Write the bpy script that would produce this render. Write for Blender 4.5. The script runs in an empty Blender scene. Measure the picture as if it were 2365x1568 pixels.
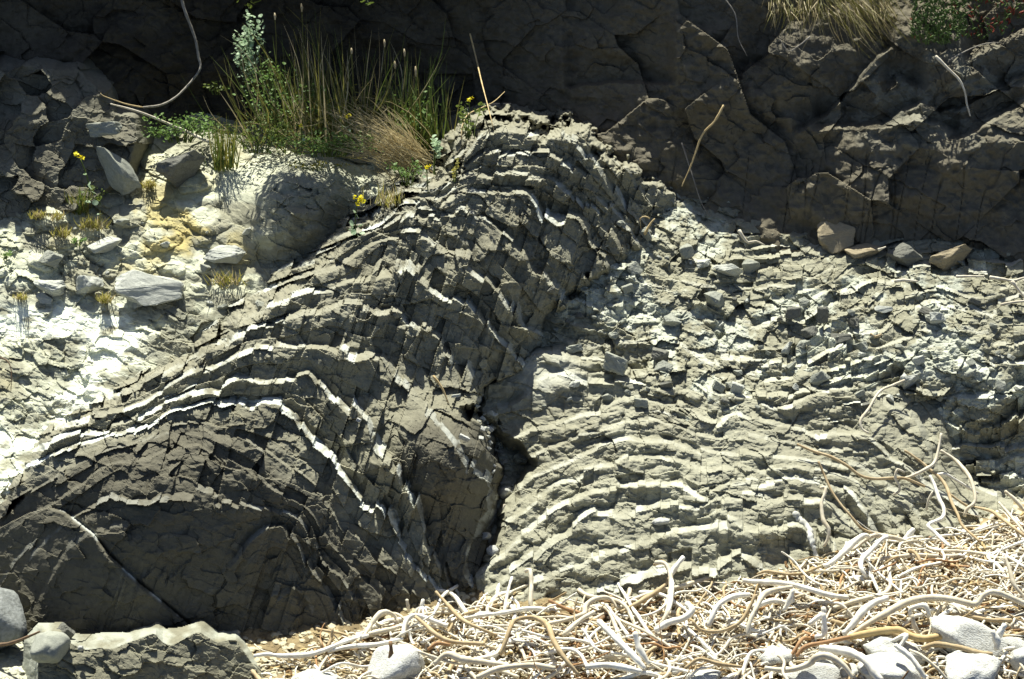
import bpy, bmesh, math, random
import numpy as np
from mathutils import Vector, Matrix

sc = bpy.context.scene
R = math.radians
rng = np.random.default_rng(7)
random.seed(7)

# ------------------------------------------------------------------ camera
PITCH = R(18)
TH = 2.3 / 12.0                      # tan of half the horizontal field of view
FWD = np.array([0, math.cos(PITCH), -math.sin(PITCH)])
RGT = np.array([1.0, 0, 0])
UPV = np.array([0, math.sin(PITCH), math.cos(PITCH)])
CAM = np.array([0, 0, 1.15]) - 12 * FWD
cam_d = bpy.data.cameras.new('camera')
cam_d.lens = 18 / TH
cam_d.sensor_width = 36
cam_d.clip_start = 0.1
cam_d.clip_end = 500
cam = bpy.data.objects.new('camera', cam_d)
sc.collection.objects.link(cam)
cam.location = CAM
cam.rotation_euler = (math.pi / 2 - PITCH, 0, 0)
sc.camera = cam

# ------------------------------------------------------------------ light
SUN_EL, SUN_AZ = R(65), R(-14)       # azimuth from straight behind the rock, negative = left
SD = np.array([math.cos(SUN_EL) * math.sin(SUN_AZ), math.cos(SUN_EL) * math.cos(SUN_AZ), math.sin(SUN_EL)])
world = bpy.data.worlds.new('World')
sc.world = world
world.use_nodes = True
wn = world.node_tree.nodes
sky = wn.new('ShaderNodeTexSky')
sky.sky_type = 'NISHITA'
sky.sun_disc = False
sky.air_density = 0.4
sky.dust_density = 0.8
sky.ozone_density = 0.3
sky.sun_elevation = SUN_EL
sky.sun_rotation = SUN_AZ
world.node_tree.links.new(sky.outputs[0], wn['Background'].inputs[0])
wn['Background'].inputs[1].default_value = 0.085
sl = bpy.data.lights.new('sun', 'SUN')
sl.energy = 5.0
sl.angle = R(0.5)
sl.color = (1.0, 0.995, 0.90)
so = bpy.data.objects.new('sun', sl)
sc.collection.objects.link(so)
so.rotation_euler = Vector(SD).to_track_quat('Z', 'Y').to_euler()
so.location = (0, 5, 8)
sc.view_settings.view_transform = 'Standard'
sc.view_settings.look = 'None'
sc.view_settings.gamma = 1
sc.view_settings.exposure = 1.1

# ------------------------------------------------------------------ geometry helpers
def P3(u, v, Z):
    """photo point (2364 x 1568 frame) at distance Z in front of the camera -> world"""
    u, v, Z = np.broadcast_arrays(np.asarray(u, float), np.asarray(v, float), np.asarray(Z, float))
    a = (u - 1182) / 1182 * TH
    b = -(v - 784) / 1182 * TH
    return CAM + Z[..., None] * (FWD + a[..., None] * RGT + b[..., None] * UPV)

def to_px(p):
    d = np.asarray(p) - CAM
    Z = d @ FWD
    return (d @ RGT) / Z / TH * 1182 + 1182, 784 - (d @ UPV) / Z / TH * 1182, Z

PX = TH / 1182                       # size of one photo pixel per metre of distance

def tps_fit(pts, vals, lam=0.0):
    pts = np.asarray(pts, float) / 1000
    n = len(pts)
    d2 = ((pts[:, None] - pts[None]) ** 2).sum(-1)
    K = np.where(d2 > 0, 0.5 * d2 * np.log(d2 + 1e-20), 0) + lam * np.eye(n)
    Q = np.c_[np.ones(n), pts]
    A = np.block([[K, Q], [Q.T, np.zeros((3, 3))]])
    w = np.linalg.solve(A, np.r_[np.asarray(vals, float), 0, 0, 0])
    return pts, w

def tps_eval(fit, u, v):
    pts, w = fit
    x = u.ravel() / 1000; y = v.ravel() / 1000
    out = w[-3] + w[-2] * x + w[-1] * y
    for i in range(len(pts)):
        d2 = (x - pts[i, 0]) ** 2 + (y - pts[i, 1]) ** 2
        out += w[i] * 0.5 * d2 * np.log(d2 + 1e-20)
    return out.reshape(u.shape)

STEP = 2.0
U1 = np.arange(-200, 2564 + 1, STEP)
V1 = np.arange(-480, 1680 + 1, STEP)
CST = 4
NV, NU = len(V1), len(U1)
UU = VV = UC = VC = None
WIN = None

def window(u0, u1, v0, v1):
    """work on one part of the photo frame; all fields below are evaluated there"""
    global UU, VV, UC, VC, WIN
    j0, j1 = np.searchsorted(U1, [u0, u1]); i0, i1 = np.searchsorted(V1, [v0, v1])
    WIN = (int(i0), int(min(i1 + 1, NV)), int(j0), int(min(j1 + 1, NU)))
    UU, VV = np.meshgrid(U1[WIN[2]:WIN[3]], V1[WIN[0]:WIN[1]])
    UC, VC = np.meshgrid(U1[WIN[2]] + STEP * CST * np.arange((UU.shape[1] - 1) // CST + 2), V1[WIN[0]] + STEP * CST * np.arange((UU.shape[0] - 1) // CST + 2))

def upsample(C):
    yi = np.arange(UU.shape[0]) / CST
    xi = np.arange(UU.shape[1]) / CST
    y0 = np.minimum(yi.astype(int), C.shape[0] - 2); fy = (yi - y0)[:, None]
    x0 = np.minimum(xi.astype(int), C.shape[1] - 2); fx = (xi - x0)[None]
    T = C[y0] * (1 - fy) + C[y0 + 1] * fy
    return T[:, x0] * (1 - fx) + T[:, x0 + 1] * fx

def field(pts_vals, lam=1e-4):
    a = np.asarray(pts_vals, float)
    return upsample(tps_eval(tps_fit(a[:, :2], a[:, 2], lam), UC, VC))

def hsh(i, j, k=0):
    n = (i.astype(np.int64) * 374761393 + j.astype(np.int64) * 668265263 + int(k) * 2147483647 + 12345) & 0xffffffff
    n = ((n ^ (n >> 13)) * 1274126177) & 0xffffffff
    n = ((n ^ (n >> 16)) * 2246822519) & 0xffffffff
    n = n ^ (n >> 15)
    return (n & 0xffffff) / float(0xffffff)

def vnoise(x, y, seed=0):
    xi = np.floor(x); yi = np.floor(y)
    fx = x - xi; fy = y - yi
    fx = fx * fx * (3 - 2 * fx); fy = fy * fy * (3 - 2 * fy)
    a = hsh(xi, yi, seed); b = hsh(xi + 1, yi, seed); c = hsh(xi, yi + 1, seed); d = hsh(xi + 1, yi + 1, seed)
    return (a * (1 - fx) + b * fx) * (1 - fy) + (c * (1 - fx) + d * fx) * fy * 1.0 - 0.5

def fbm(x, y, octs=4, seed=0, gain=0.5):
    s = 0; amp = 1.0; f = 1.0
    for o in range(octs):
        s = s + amp * vnoise(x * f + 17.3 * o, y * f - 9.1 * o, seed + o)
        amp *= gain; f *= 2.03
    return s

def facets(x, y, seed=0):
    """cells of broken rock: returns tilt offset, distance to the nearest crack, a random number per cell"""
    xi = np.floor(x); yi = np.floor(y)
    best = np.full(x.shape, 9.0); sec = np.full(x.shape, 9.0)
    bx = np.zeros_like(x); by = np.zeros_like(x); bi = np.zeros_like(x); bj = np.zeros_like(x)
    for dj in (-1, 0, 1):
        for di in (-1, 0, 1):
            ci = xi + di; cj = yi + dj
            px = ci + 0.1 + 0.8 * hsh(ci, cj, seed); py = cj + 0.1 + 0.8 * hsh(ci, cj, seed + 1)
            dx = x - px; dy = y - py
            d = np.maximum(np.abs(dx + 0.25 * dy), np.abs(dy - 0.2 * dx)) * 0.75 + 0.25 * np.hypot(dx, dy)
            m = d < best
            sec = np.where(m, best, np.minimum(sec, d))
            best = np.where(m, d, best)
            bx = np.where(m, dx, bx); by = np.where(m, dy, by)
            bi = np.where(m, ci, bi); bj = np.where(m, cj, bj)
    h1 = hsh(bi, bj, seed + 2) - 0.5; h2 = hsh(bi, bj, seed + 3) - 0.5; h3 = hsh(bi, bj, seed + 4)
    return h1 * bx * 2 + h2 * by * 2, sec - best, h3

def sdf_poly(poly):
    """signed distance in pixels on the grid, positive outside"""
    p = np.asarray(poly, float); q = np.roll(p, -1, 0)
    x = UC; y = VC
    best = np.full(x.shape, 1e12); ins = np.zeros(x.shape, bool)
    for (ax, ay), (bx, by) in zip(p, q):
        ex, ey = bx - ax, by - ay
        t = np.clip(((x - ax) * ex + (y - ay) * ey) / (ex * ex + ey * ey + 1e-9), 0, 1)
        best = np.minimum(best, (x - ax - t * ex) ** 2 + (y - ay - t * ey) ** 2)
        c = ((ay > y) != (by > y)) & (x < (bx - ax) * (y - ay) / (by - ay + 1e-12) + ax)
        ins ^= c
    return upsample(np.where(ins, -1, 1) * np.sqrt(best))

def sstep(a, b, x):
    t = np.clip((x - a) / (b - a), 0, 1)
    return t * t * (3 - 2 * t)

def lin(l, val):
    return [(x, y, val) for x, y in l]

# ------------------------------------------------------------------ strata
def strata(Phi, W, seed, hard, joint=60.0, tooth=0.5, amp=1.0, qref=0.62, wob=0.05, thmax=90, blk=9.0, calm=()):
    """depth relief of tilted beds. Phi counts beds, W runs along them (px).
    returns (relief in px of depth, bed index, hardness, pale 0..1, joint block index)"""
    gy, gx = np.gradient(Phi, STEP)
    th = np.clip(1 / (np.hypot(gx, gy) + 1e-5), 8, thmax)
    k0 = np.round(Phi)
    jl = joint * (0.5 + 1.0 * hsh(k0, k0 * 0, seed + 5))
    wj = W / jl + 7.7 * hsh(k0, k0 * 0, seed + 6) + 0.25 * vnoise(W / 50, Phi * 0.7, seed + 9)
    j = np.floor(wj); fj = wj - j
    w2 = wj * 2.3 + 3.1; j2 = np.floor(w2); f2 = w2 - j2
    scale = tooth * np.clip(26 / th, 0.25, 1.6)
    off = (hsh(k0, j, seed + 7) - 0.5) * 1.7 + (fj - 0.5) * (hsh(k0, j, seed + 8) - 0.35) * 1.5
    off = off + 0.55 * ((hsh(k0, j2, seed + 17) - 0.5) * 1.4 + (f2 - 0.5) * (hsh(k0, j2, seed + 18) - 0.5) * 1.6) * (hsh(k0, j, seed + 16) > 0.35)
    for c_ in calm: scale = np.where(k0 == c_, scale * 0.85, scale)
    Ph = Phi + off * scale + wob * fbm(UU / 24, VV / 24, 3, seed + 20) * np.clip(40 / th, 0.4, 1.5)
    k = np.floor(Ph); s = Ph - k
    hd = hard(k) * (0.6 + 0.65 * hsh(k, np.floor(W / (jl * 1.9)), seed + 11))
    f = np.clip((5 + 8 * hd) / th, 0.07, 0.4)
    saw = np.where(s < f, -0.5 + s / f, 0.5 - (s - f) / (1 - f))
    rel = amp * qref * th * (0.12 + 1.0 * hd) * saw
    rel += (hsh(k, j, seed + 13) - 0.5) * np.minimum(0.025 * blk * th, blk) * amp
    pale = np.where(s < f * (0.6 + 0.6 * hsh(k, j2, seed + 19)), 1.0, 0) * hd * np.maximum(0.25 + 0.75 * (hsh(k, j, seed + 21) > 0.4), np.isin(k, calm))
    return rel, k, hd, pale, j

def rough(seed, big=1.0, mid=1.0, fine=1.0, sx=1.0, ang=0.28):
    """broken rock relief in px of depth"""
    wx = 12 * fbm(UU / 50, VV / 50, 3, seed + 1); wy = 12 * fbm(UU / 50, VV / 50, 3, seed + 2)
    t1, c1, h1 = facets((UU + VV * ang + wx) / (90 * sx), (VV - UU * ang + wy) / 62, seed + 3)
    t2, c2, h2 = facets((UU * 0.9 + VV * ang + wx) / (38 * sx), (VV * 0.95 - UU * ang + wy) / 26, seed + 13)
    t3, c3, h3 = facets((UU + wy) / (15 * sx), (VV + wx) / 11, seed + 23)
    r = big * (t1 * 30 + (h1 - 0.5) * 10) + mid * (t2 * 13 + (h2 - 0.5) * 5) + fine * (t3 * 4 + (h3 - 0.5) * 2.0)
    r = r + fine * 6.5 * fbm(UU / 30, VV / 22, 5, seed + 33, 0.55)
    return r, h1, h2, h3

def lumps(seed, size, amp, asp=0.7):
    """rounded stones half sunk in mud"""
    wx = 0.25 * fbm(UU / 30, VV / 30, 3, seed); 
    x = UU / size + wx; y = VV / (size * asp) - wx
    xi = np.floor(x); yi = np.floor(y); b = np.full(x.shape, 9.0); hh = np.zeros_like(x)
    for dj in (-1, 0, 1):
        for di in (-1, 0, 1):
            ci = xi + di; cj = yi + dj
            r = 0.25 + 0.75 * hsh(ci, cj, seed + 4)
            d = np.hypot(x - ci - hsh(ci, cj, seed + 1), y - cj - hsh(ci, cj, seed + 2)) / r
            m = d < b; b = np.where(m, d, b); hh = np.where(m, r, hh)
    return -amp * hh * np.sqrt(np.clip(1 - (b / 0.62) ** 2, 0, 1)), hh * (b < 0.6)


def blur(a, n=1):
    for _ in range(n):
        p = np.pad(a, 2, 'edge')
        a = (p[:, :-4] + 4 * p[:, 1:-3] + 6 * p[:, 2:-2] + 4 * p[:, 3:-1] + p[:, 4:]) / 16
        a = (a[:-4] + 4 * a[1:-3] + 6 * a[2:-2] + 4 * a[3:-1] + a[4:]) / 16
    return a

# ------------------------------------------------------------------ materials
def rock_mat(name, rough_=0.9, bump=0.35):
    m = bpy.data.materials.new(name); m.use_nodes = True
    nt = m.node_tree; N = nt.nodes; L = nt.links
    b = N['Principled BSDF']; b.inputs['Roughness'].default_value = rough_
    b.inputs['Specular IOR Level'].default_value = 0.25
    at = N.new('ShaderNodeAttribute'); at.attribute_name = 'Col'
    tc = N.new('ShaderNodeTexCoord')
    n1 = N.new('ShaderNodeTexNoise'); n1.inputs['Scale'].default_value = 260; n1.inputs['Detail'].default_value = 4
    n2 = N.new('ShaderNodeTexNoise'); n2.inputs['Scale'].default_value = 40; n2.inputs['Detail'].default_value = 5
    for n in (n1, n2): L.new(tc.outputs['Object'], n.inputs['Vector'])
    mr = N.new('ShaderNodeMapRange'); mr.inputs[1].default_value = 0.3; mr.inputs[2].default_value = 0.7
    mr.inputs[3].default_value = 0.72; mr.inputs[4].default_value = 1.25
    ad = N.new('ShaderNodeMath'); ad.operation = 'ADD'
    L.new(n1.outputs[0], ad.inputs[0]); L.new(n2.outputs[0], ad.inputs[1])
    hf = N.new('ShaderNodeMath'); hf.operation = 'MULTIPLY'; hf.inputs[1].default_value = 0.5
    L.new(ad.outputs[0], hf.inputs[0]); L.new(hf.outputs[0], mr.inputs[0])
    mx = N.new('ShaderNodeMix'); mx.data_type = 'RGBA'; mx.blend_type = 'MULTIPLY'; mx.inputs[0].default_value = 1
    L.new(at.outputs['Color'], mx.inputs[6]); L.new(mr.outputs[0], mx.inputs[7])
    L.new(mx.outputs[2], b.inputs['Base Color'])
    bp = N.new('ShaderNodeBump'); bp.inputs['Strength'].default_value = bump; bp.inputs['Distance'].default_value = 0.006
    L.new(n1.outputs[0], bp.inputs['Height']); L.new(bp.outputs[0], b.inputs['Normal'])
    return m

def plain_mat(name, col, col2=None, scale=30, rough_=0.8, bump=0.2, stretch=(1, 1, 1), trans=0.0):
    m = bpy.data.materials.new(name); m.use_nodes = True
    nt = m.node_tree; N = nt.nodes; L = nt.links
    b = N['Principled BSDF']; b.inputs['Roughness'].default_value = rough_
    b.inputs['Specular IOR Level'].default_value = 0.3
    tc = N.new('ShaderNodeTexCoord'); mp = N.new('ShaderNodeMapping'); mp.inputs['Scale'].default_value = stretch
    n = N.new('ShaderNodeTexNoise'); n.inputs['Scale'].default_value = scale; n.inputs['Detail'].default_value = 5
    L.new(tc.outputs['Object'], mp.inputs[0]); L.new(mp.outputs[0], n.inputs['Vector'])
    cr = N.new('ShaderNodeValToRGB')
    cr.color_ramp.elements[0].position = 0.35; cr.color_ramp.elements[1].position = 0.65
    cr.color_ramp.elements[0].color = (*(col2 or [c * 0.6 for c in col]), 1); cr.color_ramp.elements[1].color = (*col, 1)
    n2 = N.new('ShaderNodeTexNoise'); n2.inputs['Scale'].default_value = scale * 0.22; n2.inputs['Detail'].default_value = 8; n2.inputs['Roughness'].default_value = 0.7
    L.new(mp.outputs[0], n2.inputs['Vector'])
    av = N.new('ShaderNodeMix'); av.data_type = 'FLOAT'; av.inputs[0].default_value = 0.5
    L.new(n.outputs[0], av.inputs[2]); L.new(n2.outputs[0], av.inputs[3])
    cr.color_ramp.elements[0].position = 0.38; cr.color_ramp.elements[1].position = 0.60
    L.new(av.outputs[0], cr.inputs[0]); L.new(cr.outputs[0], b.inputs['Base Color'])
    if bump:
        bp = N.new('ShaderNodeBump'); bp.inputs['Strength'].default_value = bump; bp.inputs['Distance'].default_value = 0.004
        L.new(n.outputs[0], bp.inputs['Height']); L.new(bp.outputs[0], b.inputs['Normal'])
    if trans:
        tr = N.new('ShaderNodeBsdfTranslucent'); L.new(cr.outputs[0], tr.inputs[0])
        ms = N.new('ShaderNodeMixShader'); ms.inputs[0].default_value = trans
        L.new(b.outputs[0], ms.inputs[1]); L.new(tr.outputs[0], ms.inputs[2])
        L.new(ms.outputs[0], N['Material Output'].inputs[0])
    return m

M_ROCK = rock_mat('mudstone')
M_BANK = rock_mat('pale mud', 0.95, 0.3)
M_BEACH = rock_mat('beach litter', 0.95, 0.5)

# ------------------------------------------------------------------ object helpers
def tag(o, label=None, cat=None, group=None, kind=None):
    if label: o['label'] = label
    if cat: o['category'] = cat
    if group: o['group'] = group
    if kind: o['kind'] = kind
    return o

def empty(name, loc):
    o = bpy.data.objects.new(name, None); o.empty_display_size = 0.1
    sc.collection.objects.link(o); o.location = loc
    return o

def mesh_obj(name, verts, faces, mat, parent=None, smooth=False, cols=None, loops=None):
    me = bpy.data.meshes.new(name)
    verts = np.asarray(verts, np.float32)
    if parent is not None: verts = verts - np.array(parent.location, np.float32)
    if isinstance(faces, np.ndarray):
        nf, k = faces.shape
        me.vertices.add(len(verts)); me.vertices.foreach_set('co', verts.ravel())
        me.loops.add(nf * k); me.loops.foreach_set('vertex_index', faces.ravel().astype(np.int32))
        me.polygons.add(nf); me.polygons.foreach_set('loop_start', np.arange(0, nf * k, k, dtype=np.int32))
        me.update(calc_edges=True)
    else:
        me.from_pydata(verts.tolist(), [], faces)
    me.polygons.foreach_set('use_smooth', [smooth] * len(me.polygons))
    if cols is not None:
        ca = me.color_attributes.new('Col', 'FLOAT_COLOR', 'POINT')
        ca.data.foreach_set('color', np.c_[cols, np.ones(len(cols))].astype(np.float32).ravel())
    me.materials.append(mat)
    o = bpy.data.objects.new(name, me); sc.collection.objects.link(o)
    if parent is not None: o.parent = parent
    return o

def sheet(name, win, Zm, mask, col, mat, parent=None, smooth=False):
    """mesh of the masked part of a relief"""
    fm = mask[:-1, :-1] & mask[1:, :-1] & mask[:-1, 1:] & mask[1:, 1:]
    if not fm.any(): return None
    H, Wd = mask.shape
    idx = np.arange(H * Wd).reshape(H, Wd)
    f = np.stack([idx[:-1, :-1][fm], idx[1:, :-1][fm], idx[1:, 1:][fm], idx[:-1, 1:][fm]], 1)
    used = np.zeros(H * Wd, bool); used[f.ravel()] = True
    new = np.cumsum(used) - 1
    ui = np.nonzero(used)[0]
    i0, i1, j0, j1 = win
    uu, vv = np.meshgrid(U1[j0:j1], V1[i0:i1])
    pts = P3(uu.ravel()[ui], vv.ravel()[ui], Zm.ravel()[ui])
    return mesh_obj(name, pts, new[f], mat, parent, smooth, col.reshape(-1, 3)[ui])

def shade(base, *mods):
    c = np.ones(UU.shape + (3,)) * np.asarray(base)
    for m, colr in mods:
        c = c * (1 - m[..., None]) + m[..., None] * np.asarray(colr)
    return c * np.array((0.965, 1.0, 0.91))

# ------------------------------------------------------------------ LEFT FOLD
window(-200, 1560, 240, 1680)
A_lines = [
 (1.3, [(60,1560),(300,1520)]),
 (0.0, [(560,1500),(640,1500)]),
 (1.0, [(540,1290),(593,1232),(651,1207),(670,1239),(695,1268),(717,1319),(753,1355),(793,1442)]),
 (2.5, [(60,1230),(150,1165),(232,1109),(279,1084),(300,1109),(345,1095),(405,1073),(467,1051),(481,1080),(514,1105),(557,1113),(579,1138),(640,1165),(740,1260),(800,1330),(860,1440)]),
 (5, [(100,1075),(180,1040),(282,1008),(398,954),(489,936),(503,961),(514,950),(543,940),(579,954),(608,940),(626,958),(644,943),(670,969),(706,1008),(735,1034),(757,1058),(778,1084),(804,1120),(840,1174),(880,1178),(901,1218),(923,1261),(956,1308),(1006,1359)]),
 (6, [(150,1015),(300,972),(420,925),(507,900),(561,878),(601,893),(670,875),(713,864),(735,889),(778,929),(814,950),(836,972),(865,1051),(905,1091),(930,1127),(963,1185),(988,1265),(1028,1352)]),
 (7, [(330,930),(430,878),(500,850),(593,805),(698,806),(756,802),(811,835),(836,831),(869,831),(908,871),(945,925),(981,958),(1024,998),(1090,1080),(1130,1180)]),
 (8, [(600,765),(700,735),(757,716),(818,701),(835,728),(900,728),(940,740),(974,762),(1010,795),(1046,835),(1079,893),(1110,960)]),
 (9, [(760,672),(829,654),(908,628),(937,636),(1006,683),(1057,697),(1108,737),(1150,790),(1191,842)]),
 (10, [(720,640),(829,581),(876,552),(952,545),(1010,560),(1031,578),(1064,589),(1079,614),(1140,668),(1173,697),(1191,744),(1241,777)]),
 (12, [(870,520),(948,468),(1057,448),(1120,450),(1187,460),(1216,456),(1238,478),(1292,525),(1328,514),(1350,557),(1379,592)]),
 (13.5, [(1000,440),(1070,400),(1180,385),(1290,400),(1350,450),(1420,520)]),
 (15, [(1060,370),(1100,325),(1200,310),(1320,330),(1380,390),(1450,480)]),
]
pv = []
for val, l in A_lines: pv += lin(l, val)
PhiA = field(pv, 4e-5)
zA = [(150,1480,11.72),(450,1480,11.68),(750,1480,11.68),(1000,1400,11.80),(1080,1370,11.9),(0,1350,12.0),(-150,1300,12.1),
      (150,1300,11.72),(450,1300,11.66),(700,1300,11.70),(300,1130,11.67),(450,1060,11.79),(560,1120,11.69),(120,1060,11.98),(640,1180,11.70),
      (20,1200,12.0),(850,1200,11.84),(960,1190,11.95),(930,1270,11.83),(300,985,12.02),(550,945,11.97),(700,1010,11.97),(600,735,12.36),(330,880,12.28),
      (830,700,12.43),(950,560,12.7),(1180,320,13.15),(1320,345,13.2),(1060,340,13.15),(1050,1150,11.92),(1130,1100,12.2),(1035,1020,11.93),(1085,1030,12.0),(1050,1290,11.93),(1140,1010,12.5),(1090,1330,11.93),(1150,1180,12.4),
      (1080,890,12.48),(1180,860,12.66),(1240,780,12.82),(1380,600,13.1),(1450,480,13.42),(1540,500,13.58),(1060,880,12.45),(800,850,12.19),(950,900,12.25),(1100,650,12.65),(1250,540,12.95),(500,850,12.16),
      (1000,440,12.95),(860,530,12.76),(720,640,12.54)]
ZA = field(zA, 1e-3)
hinge = 760 + 0.32 * (900 - VV)
du = UU - hinge
WA = np.where(du < 0, du * 1.15, du * 1.75)
hA = {1: .8, 2: .65, 3: .2, 4: .3, 5: 1.25, 6: 1.0, 7: 1.2, 8: 1.2, 9: 1.25, 10: 1.2, 11: .9, 12: 1.25, 13: 1.0, 14: 1.0, 15: 1.0}
hAt = np.array([hA.get(i - 10, 0.3) * (1.0 if i - 10 in (5, 6, 12) else 0.8) for i in range(60)])
hardA = lambda k: hAt[np.clip(k.astype(int) + 10, 0, 59)]
relA, kA, hdA, paleA, jA = strata(PhiA, WA, 100, hardA, 62, 0.4, 1.1, thmax=80, blk=26.0, calm=(5,))
relA2, kA2, hdA2, paleA2, jA2 = strata(PhiA * 2.9 + 0.4, WA, 160, lambda k: 0.15 + 0.95 * hsh(k, k * 0, 161) ** 2, 46, 0.6, 0.42, blk=10.0)
relA2 = relA2 * np.clip(0.7 + 2.2 * fbm(UU / 130, VV / 110, 2, 165), 0.15, 1.4)
m1 = sstep(500, 600, UU); relA = np.where(kA <= 1, relA * m1, relA); paleA = np.where(kA <= 1, paleA * m1, paleA)
rA, a1, a2, a3 = rough(140, 0.75, 0.5, 0.5)
rA = rA + 11 * fbm(UU / 60, VV / 45, 4, 145, 0.55)
front = sstep(1050, 1180, VV) * (1 - sstep(950, 1050, UU))
relA2 = relA2 * (1 - 0.6 * front)
polyA = [(-200,1235),(0,1205),(60,1120),(110,1030),(180,985),(330,885),(440,850),(600,735),(720,640),(850,530),(990,445),(1050,400),(1070,330),(1120,308),(1190,305),
         (1240,335),(1290,318),(1340,335),(1400,380),(1470,410),(1560,465),(1540,520),(1460,570),(1400,620),(1330,650),(1260,720),(1245,790),(1180,865),(1110,895),(1105,930),(1050,930),(1060,960),(1130,1005),(1138,1060),
         (1142,1180),(1128,1275),(1085,1372),(1050,1480),(1050,1680),(-200,1680)]
sdA = sdf_poly(polyA)
edge = (16 + 22 * (1 - sstep(400, 620, VV))) * fbm(UU / 40, VV / 40, 4, 170, 0.6) + 18 * (hsh(kA, jA, 171) - 0.5)
oA = np.maximum(sdA + edge, 0)
# the cleft that runs down the front face
cl = np.array([(120,1172),(150,1180),(203,1222),(214,1230),(253,1282),(326,1350),(362,1378),(434,1440),(470,1470)], float)
cleft = np.full(UU.shape, 1e9)
for (ax, ay), (bx, by) in zip(cl[:-1], cl[1:]):
    t = np.clip(((UU - ax) * (bx - ax) + (VV - ay) * (by - ay)) / ((bx - ax) ** 2 + (by - ay) ** 2), 0, 1)
    cleft = np.minimum(cleft, np.hypot(UU - ax - t * (bx - ax), VV - ay - t * (by - ay)))
below = (VV > np.interp(UU, [-200, 0, 72, 119, 148, 203, 214, 253, 326, 362, 434, 470], [1260, 1218, 1183, 1172, 1180, 1222, 1230, 1282, 1350, 1378, 1440, 1470])) & (UU < 470)
relA = relA * (1 - 0.85 * below) + np.where(below, -22, 0) + 14 * np.exp(-(cleft / 5) ** 2)
ZA_f = ZA + (relA + relA2 + rA * (1 - 0.35 * front)) * PX * ZA + oA * (0.006 + 0.012 * sstep(700, 860, VV)) + np.minimum(oA, 60) ** 2 * 0.00012
gA = fbm(UU / 120, VV / 120, 4, 180)
mudA = np.clip(0.5 + gA * 1.2, 0, 1)
fold_shade = 1 - sstep(3.5, 5.2, PhiA + 0.5 * gA)  # inner beds darkened: shade of the steep front painted into the colour
fold_shade = np.maximum(fold_shade, sstep(6.0, 6.3, PhiA + 0.2 * gA) * (1 - sstep(7.6, 8.2, PhiA)) * sstep(900, 980, UU + 0.3 * (VV - 1000)) * sstep(930, 1000, VV))  # shade of the steep gully face painted in as well
baseA = shade((0.20, 0.182, 0.138), (0.6 * mudA, (0.27, 0.25, 0.20)), (0.3 * a2, (0.15, 0.132, 0.098)), (0.8 * fold_shade, (0.078, 0.068, 0.052)))
pA = np.clip(paleA ** 1.5 * np.where(kA == 5, 1.0, np.where(kA == 6, 0.75, 0.55)) + 0.08 * paleA2, 0, 1) * np.clip(0.8 + 1.5 * fbm(UU / 22, VV / 22, 4, 181, 0.6), 0, 1)
pA = np.maximum(pA, np.exp(-(cleft / 4.0) ** 2) * np.clip(0.25 + 3.2 * fbm(UU / 30, VV / 30, 4, 182), 0, 1) * 0.8)
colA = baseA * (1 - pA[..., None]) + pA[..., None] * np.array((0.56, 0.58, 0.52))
winA = WIN

# ------------------------------------------------------------------ RIGHT FOLD
window(980, 2564, 760, 1680)
B_lines = [
 (1, [(1250,1420),(1393,1368),(1422,1370),(1545,1326),(1658,1312),(1716,1286),(1760,1310)]),
 (2, [(1165,1409),(1234,1351),(1335,1312),(1426,1275),(1550,1235),(1694,1210),(1708,1225),(1839,1214),(1875,1225),(1920,1290)]),
 (3, [(1120,1380),(1238,1286),(1292,1239),(1379,1192),(1393,1218),(1408,1203),(1545,1174),(1603,1178),(1658,1160),(1719,1149),(1766,1152),(1792,1174),(1813,1156),(1860,1170),(1911,1170),(1970,1220)]),
 (4, [(1130,1310),(1200,1240),(1280,1185),(1357,1145),(1408,1134),(1502,1131),(1647,1145),(1687,1124),(1737,1120),(1839,1113),(1897,1120),(1947,1138),(1980,1174),(2020,1230)]),
 (5, [(1191,1195),(1299,1120),(1372,1091),(1426,1073),(1462,1058),(1498,1066),(1585,1073),(1621,1091),(1687,1084),(1737,1098),(1850,1090),(1950,1105),(2040,1170)]),
 (6, [(1200,1130),(1299,1080),(1386,1037),(1440,1019),(1480,1026),(1600,1040),(1700,1050),(1850,1060),(2000,1090),(2090,1150)]),
 (8, [(1150,1020),(1290,980),(1386,950),(1426,938),(1502,922),(1580,950),(1651,983),(1694,954),(1766,980),(1900,1010),(2050,1060),(2140,1120)]),
 (9, [(1120,950),(1241,893),(1299,867),(1379,885),(1500,890),(1650,925),(1788,943),(1875,911),(1947,893),(2016,911),(2110,990)]),
 (10, [(1155,889),(1231,813),(1263,809),(1317,835),(1420,840),(1550,850),(1700,880)]),
]
pv = []
for val, l in B_lines: pv += lin(l, val)
PhiB = field(pv, 1e-4)
zB = [(1080,1395,11.87),(1165,1170,12.28),(1200,1100,12.45),(1170,1430,11.74),(1350,1450,11.66),(1500,1400,11.7),(1500,1330,11.78),(1850,1300,11.92),(1700,1240,11.9),(1500,1180,12.05),(1500,1050,12.34),
      (1500,920,12.66),(1300,1200,12.08),(1300,1050,12.4),(1300,860,12.74),(1140,900,12.70),(1240,810,12.84),(1120,960,12.6),(2000,1100,12.34),(2000,1250,12.07),(1950,900,12.74),(1750,950,12.62),(1750,1100,12.24),(2150,1180,12.3),
      (2140,1000,12.62),(2300,1050,12.85),(1600,1560,11.5),(1100,1560,11.6),(2300,1300,12.2),(2300,1450,12.0)]
ZB = field(zB, 1e-3)
WB = (UU - 1550) * 1.1
hB = {1: 1.3, 2: .9, 3: 1.2, 4: 1.0, 5: .8, 6: .7, 7: .5, 8: 1.0, 9: 1.0, 10: .7}
hBt = np.array([hB.get(i - 10, 0.3 + 0.3 * random.random()) for i in range(60)])
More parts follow.
